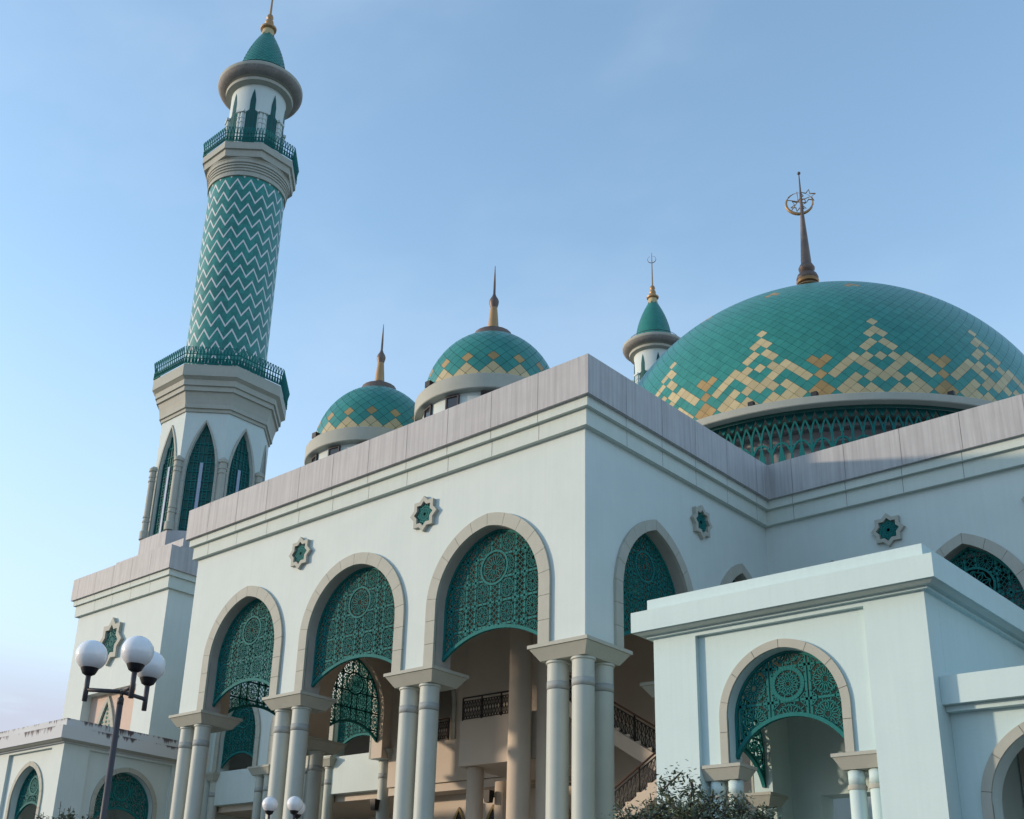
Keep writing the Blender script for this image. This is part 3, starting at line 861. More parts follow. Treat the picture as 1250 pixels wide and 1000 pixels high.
for k in range(NU):
    u = k
    # band of inverted points under the ring
    for s in (0, .5):
        ring_strip([(u + s - .25, 29.76), (u + s - .03, 28.95), (u + s + .03, 28.95), (u + s + .25, 29.76)])
    for s in (-1, 1):
        pts = [(u + s * (.5 * (1 - (1 - t) ** 1.8) - .0) * .5, 27.55 + t * 1.45) for t in [i / 6 for i in range(7)]]
        curve_bar([(u + s * .03 + s * .22 * (t ** 1.6), 27.5 + 1.5 * t) for t in [i / 6 for i in range(7)]], .09)
        curve_bar([(u + .5 + s * .02 + s * .23 * (t ** 1.6), 27.5 + 1.5 * t) for t in [i / 6 for i in range(7)]], .09)
        # arcs springing from the trunks to the slender posts
        curve_bar([(u + s * (.04 + .46 * (1 - (1 - t) ** 1.0)), 26.95 - .0 - 1.15 * (t ** 2.2)) for t in [i / 6 for i in range(7)]], .10)
    ring_strip([(u - .26, 24.4), (u - .16, 25.4), (u - .05, 26.6), (u - .04, 27.55), (u + .04, 27.55), (u + .05, 26.6), (u + .16, 25.4), (u + .26, 24.4)])
    curve_bar([(u + .5, 24.4), (u + .5, 27.55)], .12)
mb.build('dome_lattice', 'green', dome)
def crescent(mb, c, r, fr, mi=0, thick=.5, a0=115, span=325):
    """crescent standing in a vertical plane, horns up"""
    pts = []
    for i in range(25):
        t = radians(a0 + span * i / 24)
        pts.append((t, max(.012, thick * sin(pi * i / 24) * r * .16)))
    P = [fr.P(c[0] + r * cos(t), c[2] + r * sin(t), 0) for t, q in pts]
    mb.tube(P, [q for t, q in pts], 8, mi)
# main finial
mb = MB()
mb.lathe([(1.0, 42.6), (1.05, 43.6), (.95, 44.6), (.62, 45.15), (.45, 45.3), (.62, 45.5), (.70, 45.75), (.62, 46.0), (.36, 46.2), (.50, 46.4), (.52, 46.55), (.40, 46.8), (.32, 46.95), (.33, 47.1), (.12, 50.9), (.03, 54.2)], CX, CY, 24, 0)
mb.lathe([(.66, 45.38), (.72, 45.52), (.66, 45.6)], CX, CY, 24, 1)
mb.lathe([(.70, 44.9), (.88, 45.0), (.80, 45.1)], CX, CY, 24, 1)
mb.sphere((CX, CY, 54.2), .12, 12, 0)
cf = Fr((CX, CY), (.86, .51), (.51, -.86))
crescent(mb, (-.12, 0, 51.75), .86, cf, 1, thick=.8, a0=88, span=325)
def star_lines(cx, cz, r, n=6):
    pts = []
    for i in range(2 * n + 1):
        t = pi * i / n + .3; q = r if i % 2 == 0 else r * .48
        pts.append(cf.P(cx + q * cos(t), cz + q * sin(t)))
    mb.tube(pts, .045, 6, 1)
star_lines(-.2, 51.6, .5); star_lines(.42, 52.25, .55)
for t in range(5):
    a = radians(20 + 72 * t); mb.tube([cf.P(-.2, 51.9), cf.P(-.2 + .8 * cos(a), 51.9 + .8 * sin(a))], .03, 5, 1)
mb.build('finial', ['bronze', 'gold'], dome)
# floodlights on the ring
for deg in (12, 25.0, 52.5, 78):
    mb = MB(); a = radians(deg); x, y = CX + 13.85 * sin(a), CY - 13.85 * cos(a)
    mb.box(x - .15, x + .15, y - .12, y + .12, 30.06, 30.30)
    mb.tube([(x, y, 29.98), (x, y, 30.1)], .03, 6)
    mb.build('floodlight', 'black', dome)

def small_dome(cx, cy):
    d = tiled_dome(cx, cy, 2.80, 3.30, 23.42, 32, 4.6, ColSmall(), -16, 5, TM, mosque, 'small_dome', radians(43.5), inset=.045, elevcap=84)
    m_ = MB(); m_.lathe([(2.6, 22.78), (3.07, 22.79), (3.1, 22.82), (3.1, 23.40), (3.07, 23.43), (2.75, 23.45)], cx, cy, 64); m_.build('dome_ring', 'stone', d)
    m_ = MB(); m_.lathe([(2.76, 19), (2.76, 22.80)], cx, cy, 64, cap=False); dr = m_.build('dome_drum', 'wall', d)
    for k in range(12):
        a = 2 * pi * (k + .35) / 12; fr = Fr((cx + 2.755 * cos(a), cy + 2.755 * sin(a)), (-sin(a), cos(a)), (cos(a), sin(a)))
        m_ = MB(); fr.box(m_, -.24, .24, 21.4, 22.68, -.06, .05, 1); fr.box(m_, -.30, -.24, 21.35, 22.74, -.05, .09, 0); fr.box(m_, .24, .30, 21.35, 22.74, -.05, .09, 0)
        fr.box(m_, -.24, .24, 22.68, 22.74, -.05, .09, 0)
        m_.build('drum_window', ['post', 'dark'], dr)
    m_ = MB()
    m_.lathe([(.86, 26.58), (.80, 26.86), (.62, 26.96), (.34, 27.04), (.25, 27.14), (.20, 27.3), (.145, 28.2), (.16, 28.26), (.20, 28.42), (.21, 28.52), (.17, 28.64), (.09, 28.78), (.055, 28.9), (.05, 29.4), (.012, 30.3)], cx, cy, 20, 0)
    m_.lathe([(.235, 27.2), (.15, 28.2)], cx, cy, 20, 1, cap=False)
    m_.build('finial', ['bronze', 'gold'], d)
    for deg in (-14, 104):
        m_ = MB(); a = radians(deg); x, y = cx + 2.95 * sin(a), cy - 2.95 * cos(a); m_.box(x - .13, x + .13, y - .12, y + .12, 23.47, 23.72)
        m_.build('floodlight', 'black', d)
    return d
small_dome(-8.97, 5.44); small_dome(-16.19, 5.66)

# ------------------------------------------------------------------ minarets
MX, MY = -38.68, 11.78
def minaret_obj(label):
    cx, cy = MX, MY
    rt = root('minaret', label, 'minaret', (cx, cy, 0), 'minarets of the mosque')
    hx = 4.75; x0, x1, y0, y1 = cx - hx - .5, cx + hx - .25, cy - hx + .05, cy + hx
    fr = Fr((0, y0), (1, 0), (0, -1))
    m_ = MB()
    # front face with a recessed niche
    n0, n1, nz = -41.8, -36.15, 15.87
    zt = 21.0
    m_.box(x0, n0, y0, y1, 0, zt); m_.box(n1, x1, y0, y1, 0, zt); m_.box(n0, n1, y0, y1, nz, zt)
    m_.build('base_block', ['wall'], rt)
    m_ = MB(); m_.box(n0, n1, y0 + .55, y1 - .2, 0, nz - .003); nb = m_.build('niche_wall', 'pink', rt)
    nf = Fr((0, y0 + .55), (1, 0), (0, -1)); A = Arch(-39.75, .88, 12.4, 15.4)
    m_ = MB(); pr = A.prof(0); m_.add([nf.P(u, z, .012) for u, z in [(A.c - A.a, 8)] + pr + [(A.c + A.a, 8)]], [tuple(range(len(pr) + 2))[::-1]], 1)
    for k in range(30):
        z = 8 + k * .24
        if z < 15: 
            hw = A.a if z < A.sp else max(0, (A.top(A.c) - z) * .3)
            for q in range(3):
                m_.add([nf.P(p[0], p[1], .03) for p in [(A.c + (q - 1) * .4 - .11, z), (A.c + (q - 1) * .4, z - .09), (A.c + (q - 1) * .4 + .11, z), (A.c + (q - 1) * .4, z + .09)]], [(0, 1, 2, 3)], 0) if A.inside(A.c + (q - 1) * .4, z, .14) else None
    m_.build('niche_window', ['green', 'greendark'], nb)
    arch_trim(nf, A, .34, 8, nb, name='window_trim', proud=.12)
    sm = star_medallion(fr, -39.45, 18.75, 1.25, 1.45, rt, proud=.2, k=.74)
    cornice([(x0, y1), (x0, y0), (x1, y0), (x1, y1), (x0, y1)][:4] , (True, True), (23.38, 22.02, 21.68, 21.0), (.48, .34, .2), rt, panel=2.0)
    m_ = MB(); m_.box(x0 + .9, x1 - .9, y0 + .9, y1 - .9, 22, 23.2); m_.build('base_block', 'roof', rt)
    r8 = radians(22.5)
    # steps between block and octagon
    m_ = MB(); m_.box(cx - 3.9, cx + 3.9, cy - 3.9, cy + 3.9, 23.0, 23.9); m_.box(cx - 3.65, cx + 3.65, cy - 3.65, cy + 3.65, 23.903, 24.5)
    m_.lathe([(3.8, 24.5), (3.8, 25.55), (3.7, 25.6)], cx, cy, 8, 0, False, r8)
    m_.build('stepped_plinth', 'parapet', rt)
    # octagonal body: eight faces each with a lancet
    Rb = 3.52; ap = Rb * cos(pi / 8); hw = Rb * sin(pi / 8)
    body = MB(); zb, zt2 = 25.6, 34.0
    fas = []
    for k in range(8):
        a = pi / 4 * k; f = Fr((cx + ap * cos(a), cy + ap * sin(a)), (-sin(a), cos(a)), (cos(a), sin(a)))
        fas.append(f); A = Arch(0, .90, 29.3, 32.85)
        arched_wall(body, f, -hw, hw, zb, zt2, .35, [A])
    bo = body.build('octagon_body', 'wall', rt)
    for f in fas:
        A = Arch(0, .90, 29.3, 32.85)
        arch_trim(f, A, .17, zb + .02, bo, proud=.07, name='window_trim', block=1.2)
        g = MB(); pr = A.prof(0)
        g.add([f.P(u, z, -.26) for u, z in [(-.9, zb)] + pr + [(.9, zb)]], [tuple(range(len(pr) + 2))[::-1]], 1)
        ff = f.shift(-.24)
        for q in range(-3, 4):
            x = q * .26
            strip_bar(g, ff, [(x, zb), (x, A.top(x) if abs(x) < .79 else A.sp)], .045, 0, .04)
        z = zb + .3
        while z < 32.6:
            xw = .8 if z < A.sp else 0
            if z >= A.sp:
                xs = [x / 50 for x in range(0, 41) if A.inside(x / 50, z, .02)]; xw = max(xs) if xs else 0
            if xw > .05:
                strip_bar(g, ff, [(-xw, z), (xw, z)], .05, 0, .045)
                for xc in (-.4, .4):
                    if xw > .55: strip_bar(g, ff, [(xc + .15 * cos(t), z + .3 + .15 * sin(t)) for t in [2 * pi * i / 6 for i in range(7)]], .04, 0, .035)
            z += .62
        gr = g.build('lancet_grille', ['green', 'greendark'], bo)
        g = MB(); ff.box(g, -.10, .10, zb + .1, 30.2, .03, .09); g.build('window_strip', 'stripe', gr)
    # corner columns
    for k in range(8):
        m_ = MB(); a = pi / 4 * k + r8; x, y = cx + (Rb + .06) * cos(a), cy + (Rb + .06) * sin(a)
        m_.lathe([(.32, zb), (.32, zb + .5), (.23, zb + .6), (.23, 26.7), (.27, 26.72), (.27, 26.82), (.23, 26.84), (.23, 27.0), (.27, 27.02), (.27, 27.12), (.23, 27.14), (.23, 29.4), (.27, 29.42), (.27, 29.52), (.23, 29.54), (.23, 29.7), (.27, 29.72), (.27, 29.82), (.23, 29.84), (.23, 30.1), (.30, 30.14), (.30, 30.32), (.1, 30.5)], x, y, 14)
        m_.build('corner_column', 'stone', rt)
    # lower balcony
    m_ = MB()
    m_.lathe([(3.45, 33.5), (3.62, 33.53), (3.62, 33.73), (3.74, 33.75), (3.74, 34.0), (3.80, 34.3), (3.92, 34.75), (3.95, 34.77), (4.06, 34.79), (4.06, 35.1), (4.18, 35.12), (4.18, 35.5), (4.40, 35.65), (4.44, 35.67), (4.44, 36.41), (4.40, 36.45), (2.0, 36.45)], cx, cy, 8, 0, False, r8, cap=False)
    b1 = m_.build('balcony_slab', 'stone', rt)
    def oct_rail(Ro, z, h, par):
        pts = [(cx + Ro * cos(pi / 4 * k + r8), cy + Ro * sin(pi / 4 * k + r8), z) for k in range(9)]
        mm = MB()
        for a, b in zip(pts[:-1], pts[1:]):
            at = lambda t, zz, o=0.0: (a[0] + t * (b[0] - a[0]) + o * ((a[0] + b[0]) / 2 - cx) / Ro, a[1] + t * (b[1] - a[1]) + o * ((a[1] + b[1]) / 2 - cy) / Ro, z + zz)
            L = hypot(b[0] - a[0], b[1] - a[1]); n = int(round(L / .22))
            for zz in (.06, .36 * h, .62 * h): mm.tube([at(0, zz), at(1, zz)], .035, 6)
            for i in range(n):
                t = (i + .5) / n; w_ = .5 / n
                mm.tube([at(t - w_ * .7, .06), at(t, .55 * h), at(t - w_ * .7, h, .10)], .032, 5)
                mm.tube([at(t + w_ * .7, .06), at(t, .55 * h), at(t + w_ * .7, h, .10)], .032, 5)
                mm.add([at(t - w_ * .8, .06), at(t + w_ * .8, .06), at(t + w_ * .5, .30 * h), at(t - w_ * .5, .30 * h)], [(0, 1, 2, 3), (3, 2, 1, 0)][:1])
        mm.build('balcony_railing', 'green', par)
    oct_rail(4.46, 36.43, 1.2, b1)
    # shaft
    m_ = MB(); m_.lathe([(2.70, 36.4 - 45), (2.64, 51.95 - 45)], 0, 0, 72, cap=False)
    sh = m_.build('tiled_shaft', 'zigzag', rt); sh.location = (0, 0, 45)
    m_ = MB()
    dz = -.5
    prof = [(2.62, 52.43 + dz), (2.74, 52.45 + dz), (2.74, 52.75 + dz)]
    for k in range(4): prof += [(2.70 + .03 * k, 52.8 + .2 * k + dz), (2.78 + .04 * k, 52.84 + .2 * k + dz), (2.78 + .04 * k, 52.95 + .2 * k + dz)]
    prof += [(2.90, 53.65 + dz), (2.95, 53.72 + dz), (2.95, 53.9 + dz)]
    m_.lathe(prof, cx, cy, 64, 0, False, cap=False)
    m_.lathe([(2.6, 53.25), (3.22, 53.3), (3.26, 53.8), (3.40, 53.83), (3.40, 54.36), (3.36, 54.4), (1.5, 54.41)], cx, cy, 8, 0, False, r8, cap=False)
    b2 = m_.build('balcony_slab', 'stone', rt)
    oct_rail(3.42, 54.38, 1.15, b2)
    # upper drum with lancets
    m_ = MB(); m_.lathe([(1.98, 54.4), (1.98, 60.9)], cx, cy, 48, 0, cap=False)
    dr = m_.build('upper_drum', 'wall', rt)
    for k in range(8):
        a = pi / 4 * k; f = Fr((cx + 1.985 * cos(a), cy + 1.985 * sin(a)), (-sin(a), cos(a)), (cos(a), sin(a)))
        def cyl(u, z, d): 
            aa = a + u / 2.0; return (cx + (1.99 + d) * cos(aa), cy + (1.99 + d) * sin(aa), z)
        m_ = MB(); prf = [(-.42, 54.5), (-.42, 58.0), (-.21, 58.15), (-.20, 59.0), (-.11, 59.55), (0, 60.0), (.11, 59.55), (.20, 59.0), (.21, 58.15), (.42, 58.0), (.42, 54.5)]
        # left and right strips so the panel hugs the drum
        for q in range(5):
            l, r_ = prf[q], prf[10 - q]; l2, r2 = prf[q + 1], prf[9 - q]
            seg = 4
            for s_ in range(seg):
                t0, t1 = s_ / seg, (s_ + 1) / seg
                m_.add([cyl(l[0] + t0 * (r_[0] - l[0]), l[1], .012), cyl(l[0] + t1 * (r_[0] - l[0]), l[1], .012), cyl(l2[0] + t1 * (r2[0] - l2[0]), l2[1], .012), cyl(l2[0] + t0 * (r2[0] - l2[0]), l2[1], .012)], [(0, 1, 2, 3)], 1)
        for z in [54.7 + .45 * i for i in range(10)]:
            ww = .40 if z < 57.9 else .18
            m_.add([cyl(-ww, z, .03), cyl(ww, z, .03), cyl(ww, z + .04, .03), cyl(-ww, z + .04, .03)], [(0, 1, 2, 3)], 0)
        for u in (-.4, -.14, .14, .38): m_.add([cyl(u, 54.6, .03), cyl(u + .035, 54.6, .03), cyl(u + .035, 58.0, .03), cyl(u, 58.0, .03)], [(0, 1, 2, 3)], 0)
        m_.build('lancet_window', ['green', 'greendark'], dr)
        a2 = a + pi / 8; x, y = cx + 2.0 * cos(a2), cy + 2.0 * sin(a2)
        m_ = MB()
        for s_ in (-.12, .12):
            m_.lathe([(.13, 54.42), (.13, 57.0), (.17, 57.02), (.17, 57.12), (.13, 57.14), (.13, 57.4), (.17, 57.42), (.17, 57.52), (.13, 57.54), (.13, 57.9)], x - s_ * sin(a2), y + s_ * cos(a2), 10)
        fr2 = Fr((x, y), (-sin(a2), cos(a2)), (cos(a2), sin(a2))); fr2.box(m_, -.34, .34, 57.9, 58.08, -.3, .2)
        m_.build('drum_pilaster', 'wall', dr)
    m_ = MB()
    m_.lathe([(1.98, 60.42), (2.42, 60.5), (2.45, 60.72), (2.30, 60.78), (2.28, 60.85), (2.5, 60.9)], cx, cy, 56, 1, cap=False)
    m_.lathe([(2.45, 60.9), (2.80, 60.98), (2.98, 61.12), (3.08, 61.32)], cx, cy, 56, 0, cap=False)
    m_.lathe([(3.06, 61.32), (3.10, 61.4), (3.10, 61.58), (3.02, 61.66), (2.4, 61.7), (1.3, 61.85)], cx, cy, 56, 1, cap=False)
    ce = m_.build('canopy_ring', ['ledge', 'stone'], rt)
    m_ = MB()
    for k in range(14):
        a = 2 * pi * k / 14; m_.tube([(cx + 2.5 * cos(a), cy + 2.5 * sin(a), 61.65), (cx + 2.5 * cos(a), cy + 2.5 * sin(a), 62.2)], .025, 5)
    m_.tube([(cx + 2.5 * cos(2 * pi * k / 48), cy + 2.5 * sin(2 * pi * k / 48), 62.2) for k in range(49)], .025, 5)
    m_.build('safety_rail', 'iron', ce)
    # bullet dome with scale tiles
    def br(t): # t 0..1 from 62 to 66.9
        z = 61.8 + 5.0 * t; r = 1.80 * (1 - t ** 2.0 * .77) ; return (r, z)
    m_ = MB(); m_.lathe([(br(i / 20)[0] * .985, br(i / 20)[1]) for i in range(21)], cx, cy, 40, 1)
    nt_, nr = 26, 32
    for j in range(nr):
        for i in range(nt_):
            t0, t1, t2 = j / nr, (j + 1) / nr, min(1, (j + 2) / nr)
            aa = 2 * pi * (i + (j % 2) * .5) / nt_; da = pi / nt_ * .95
            def q(t, an, k=1.0): r, z = br(t); return (cx + r * k * cos(an), cy + r * k * sin(an), z)
            m_.add([q(t0, aa, 1.012), q(t1, aa + da, 1.0), q(t2, aa, .995), q(t1, aa - da, 1.0)], [(0, 1, 2, 3)], 0)
    cap_ = m_.build('bullet_dome', ['tile', 'grout'], rt)
    m_ = MB()
    m_.lathe([(.46, 66.6), (.48, 66.9), (.40, 67.35)], cx, cy, 24, 1)
    for k in range(8):
        a = 2 * pi * k / 8
        m_.add([(cx + .50 * cos(a - .3), cy + .50 * sin(a - .3), 66.75), (cx + .72 * cos(a), cy + .72 * sin(a), 66.0), (cx + .50 * cos(a + .3), cy + .50 * sin(a + .3), 66.75), (cx + .46 * cos(a), cy + .46 * sin(a), 67.0)], [(0, 1, 2, 3)], 1)
    m_.lathe([(.40, 67.2), (.60, 67.32), (.62, 67.45), (.46, 67.6), (.30, 67.85), (.34, 68.0), (.30, 68.15), (.20, 68.3), (.27, 68.5), (.22, 68.7), (.09, 68.85), (.06, 71.4), (.03, 72.8)], cx, cy, 20, 0)
    crescent(m_, (0, 0, 72.0), .42, Fr((cx, cy), (.86, .51), (.51, -.86)), 2, thick=.6)
    m_.build('finial', ['gold', 'tilecream', 'bronze'], cap_)
    return rt
mina = minaret_obj('tall white minaret with teal zigzag shaft and two railed balconies, left of the portico')
# copies cannot cancel a root offset by name, so the copied tree is simply moved with its root
m2 = copy_tree(mina, None, (-38.1, 61.1, 0))
m2['label'] = 'distant minaret top with green bullet dome peeping over the parapet beside the great dome'

# ------------------------------------------------------------------ low entrance pavilions
def pavilion(name, label, x0, x1, y0, y1, faces, zw=10.05, mildew=False, cat='pavilion', opened={}, paint='wall', paint2='cream'):
    rt = root(name, label, cat, ((x0 + x1) / 2, (y0 + y1) / 2, 0))
    rec = .14; zc = 6.66
    wallm = MB(); T_ = .55
    capf = []
    specs = {'S': (Fr((0, y0), (1, 0), (0, -1)), x0, x1), 'E': (Fr((x1, 0), (0, 1), (1, 0)), y0, y1),
             'N': (Fr((0, y1), (-1, 0), (0, 1)), -x1, -x0), 'W': (Fr((x0, 0), (0, -1), (-1, 0)), -y1, -y0)}
    trims = []
    for key, (fr, u0, u1) in specs.items():
        e = .002 if key in 'SN' else 0.0
        ui0, ui1 = (u0, u1) if key in 'SN' else (u0 + T_ + rec + .003, u1 - T_ - rec - .003)
        if faces.get(key):
            c, a, hw_, zp = faces[key]
            fr2 = fr.shift(-rec)
            A = Arch(c, a, 7.72 if a > 1.2 else 7.9, 9.22)
            p0, p1 = c - hw_, c + hw_
            arched_wall(wallm, fr2, p0, p1, zc, zw, T_, [A])
            fr.box(wallm, ui0, p0, 0, zw, -T_ - rec, 0); fr.box(wallm, p1, ui1, 0, zw, -T_ - rec, 0)
            fr.box(wallm, p0, p1, 9.82, zw, -rec - .0 + .001, 0)
            trims.append((key, fr2, A, p0, p1))
        elif key in opened:
            fr.box(wallm, ui0, ui0 + .9, 0, zw, -T_ - rec, 0); fr.box(wallm, ui1 - opened[key], ui1, 0, zw, -T_ - rec, 0)
            fr.box(wallm, ui0 + .9, ui1 - opened[key], 6.7, zw, -T_ - rec, 0)
        else:
            fr.box(wallm, ui0, ui1, 0, zw, -T_ - rec, 0)
    wallm.build('wall', paint, rt)
    for key, fr2, A, p0, p1 in trims:
        arch_trim(fr2, A, .20, zc + .003, rt, proud=.06, block=.75)
        # pink-white inner bead
        g = MB(); pr = [(A.c - A.a, zc)] + A.prof(0, 20) + [(A.c + A.a, zc)]
        grille(fr2.shift(-.36), A, 6.82, 7.68 if A.a > 1.2 else 7.7, rt, med=(A.c - .02, 8.44, .37), wide=.74, narrow=.10, row=.80, fine=.024, bar=.06, rim=.10, ros_n=10, centre=.86)
        for s_ in (0, 1):
            b0, b1 = (p0 + .02, A.c - A.a + .16) if s_ == 0 else (A.c + A.a - .16, p1 - .02)
            c0, c1 = (b0, b1)
            g = MB()
            pa = fr2.P(c0, 0, -.05); pb = fr2.P(c1, 0, -.05); pc = fr2.P(c0, 0, -T_ + .05)
            xs = sorted((pa[0], pb[0], pc[0])); ys = sorted((pa[1], pb[1], pc[1]))
            capital(g, xs[0], xs[-1], ys[0], ys[-1], 6.32, zc - .003, ov=.16, lip=.08)
            cp = g.build('capital', 'stone', rt)
            w_ = c1 - c0
            for t in (.25, .79) if w_ > .7 else (.5,):
                q = fr2.P(c0 + t * w_, 0, -.26)
                m_ = MB(); r_ = .175
                m_.lathe([(r_ * 1.25, .02), (r_ * 1.2, .2), (r_, .3), (r_, 5.9)], q[0], q[1], 20)
                m_.lathe([(r_ + .02, 5.90), (r_ + .03, 5.95), (r_ + .02, 6.0)], q[0], q[1], 20, 1)
                m_.lathe([(r_, 6.0), (r_, 6.31)], q[0], q[1], 20)
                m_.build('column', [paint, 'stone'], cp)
    # eaves: lip, bead and parapet step
    mt = 'mildew' if mildew else paint
    m_ = MB()
    m_.box(x0 - .12, x1 + .12, y0 - .12, y1 + .12, zw - .12, zw)
    m_.box(x0 - .4, x1 + .4, y0 - .4, y1 + .4, zw + .003, 10.58)
    m_.box(x0 - .1, x1 + .1, y0 - .1, y1 + .1, 10.583, 10.94)
    m_.build('eaves', mt, rt)
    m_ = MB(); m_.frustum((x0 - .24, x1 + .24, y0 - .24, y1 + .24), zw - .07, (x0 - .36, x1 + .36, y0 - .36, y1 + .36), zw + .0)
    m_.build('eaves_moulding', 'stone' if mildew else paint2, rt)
    m_ = MB(); m_.box(x0 + T_ + rec, x1 - T_ - rec, y0 + T_ + rec, y1 - T_ - rec, 9.6, 9.7); m_.build('ceiling', 'inner', rt)
    return rt
P_X0, P_X1, P_Y0, P_Y1 = 3.68, 10.52, -2.0, 4.0
porch = pavilion('entrance_pavilion', 'low pale pavilion with a pointed grille arch on its front, right of the portico corner', P_X0, P_X1, P_Y0, P_Y1,
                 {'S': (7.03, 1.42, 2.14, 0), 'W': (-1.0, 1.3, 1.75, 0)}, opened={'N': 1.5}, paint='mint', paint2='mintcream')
lowp = pavilion('side_pavilion', 'low white pavilion with black mildew streaks on its eaves, at the left edge', -30.9, -25.0, -2.5, 4.1,
                {'S': (-27.9, 1.28, 1.93, 0), 'E': (.80, 1.42, 2.08, 0)}, mildew=True)
# wing joined to the entrance pavilion
wing = root('side_wing', 'low pale wing with flat fascia joined to the entrance pavilion, at the right edge', 'building', (14, 1, 0))
w = MB(); Wf = Fr((0, -1.35), (1, 0), (0, -1)); WA = [Arch(12.6, 1.45, 5.5, 7.0), Arch(17.0, 1.45, 5.5, 7.0)]
arched_wall(w, Wf, P_X1 + .003, 20, 4.95, 7.5, .5, WA); w.build('wall', 'mint', wing)
w = MB(); w.box(P_X1 + .003, 20, -1.72, 3.0, 7.503, 8.1); w.box(P_X1 + .003, 20, -1.55, 2.9, 7.38, 7.5) ; w.build('fascia', 'mint', wing)
for A in WA: arch_trim(Wf, A, .2, 4.96, wing, proud=.06)
for a, b in ((P_X1 + .05, 11.15), (14.05, 15.55)):
    g = MB(); capital(g, a, b, -1.32, -.9, 4.65, 4.947, ov=.13, lip=.07); cp = g.build('capital', 'stone', wing)
    m_ = MB(); m_.lathe([(.17, .02), (.17, 4.64)], (a + b) / 2, -1.1, 18); m_.build('column', 'wall', cp)
w = MB(); w.box(P_X1 + .05, 20, 2.2, 2.4, 0, 7.37); w.build('wall', 'inner', wing)

# ------------------------------------------------------------------ lamp posts
def lamp(label):
    rt = root('street_lamp', label, 'street lamp', (3.99, -16.97, 0), 'triple globe lamps')
    px, py = 3.99, -16.97
    m_ = MB()
    m_.lathe([(.16, 0), (.16, .06), (.07, .1), (.065, .9)], px, py, 20)
    m_.lathe([(.052, .9), (.048, 5.36)], px, py, 16)
    m_.tube([(px, py, 5.30), (px, py, 5.40), (px + .03, py - .01, 5.47), (px + .09, py - .06, 5.50)], [.05, .05, .045, .035], 12)
    m_.build('post', 'post', rt)
    gl = [(3.71, -17.43), (4.57, -17.14), (3.95, -16.51)]
    cx, cy = 4.08, -17.03
    for gx, gy in gl:
        m_ = MB(); dx, dy = gx - cx, gy - cy
        m_.tube([(cx, cy, 5.48), (gx, gy, 5.48)], .032, 10)
        m_.tube([(gx, gy, 5.30), (gx, gy, 5.74)], .040, 12)
        m_.build('arm', 'post', rt)
        m_ = MB(); m_.lathe([(.05, 5.70), (.10, 5.73), (.135, 5.80), (.14, 5.82)], gx, gy, 24); m_.build('globe_holder', 'black', rt)
        m_ = MB(); m_.sphere((gx, gy, 6.02), .25, 40, 0, .97); m_.build('globe', 'globe', rt)
    return rt
lp = lamp('dark lamp post with three white globes, large in the left foreground')
lp2 = copy_tree(lp, None, (-9.4, -2.86, 0.4))
lp2['label'] = 'smaller-looking lamp whose white globes show before the portico columns'

# ------------------------------------------------------------------ wall fittings
def speaker(x, y, z, label):
    rt = root('wall_speaker', label, 'loudspeaker', (x, y, z), 'loudspeakers under the gallery')
    m_ = MB(); m_.frustum((x - .13, x + .13, y - .14, y + .10), z - .24, (x - .19, x + .19, y - .20, y + .12), z + .24); m_.build('cabinet', 'black', rt)
    m_ = MB(); m_.tube([(x, y + .12, z), (x, y + .35, z + .05)], .03, 8); m_.build('bracket', 'iron', rt)
speaker(-12.6, 10.1, 8.72, 'small black loudspeaker on the round column near the gothic windows')
speaker(-20.4, 11.0, 8.95, 'small black loudspeaker seen between the left portico columns')

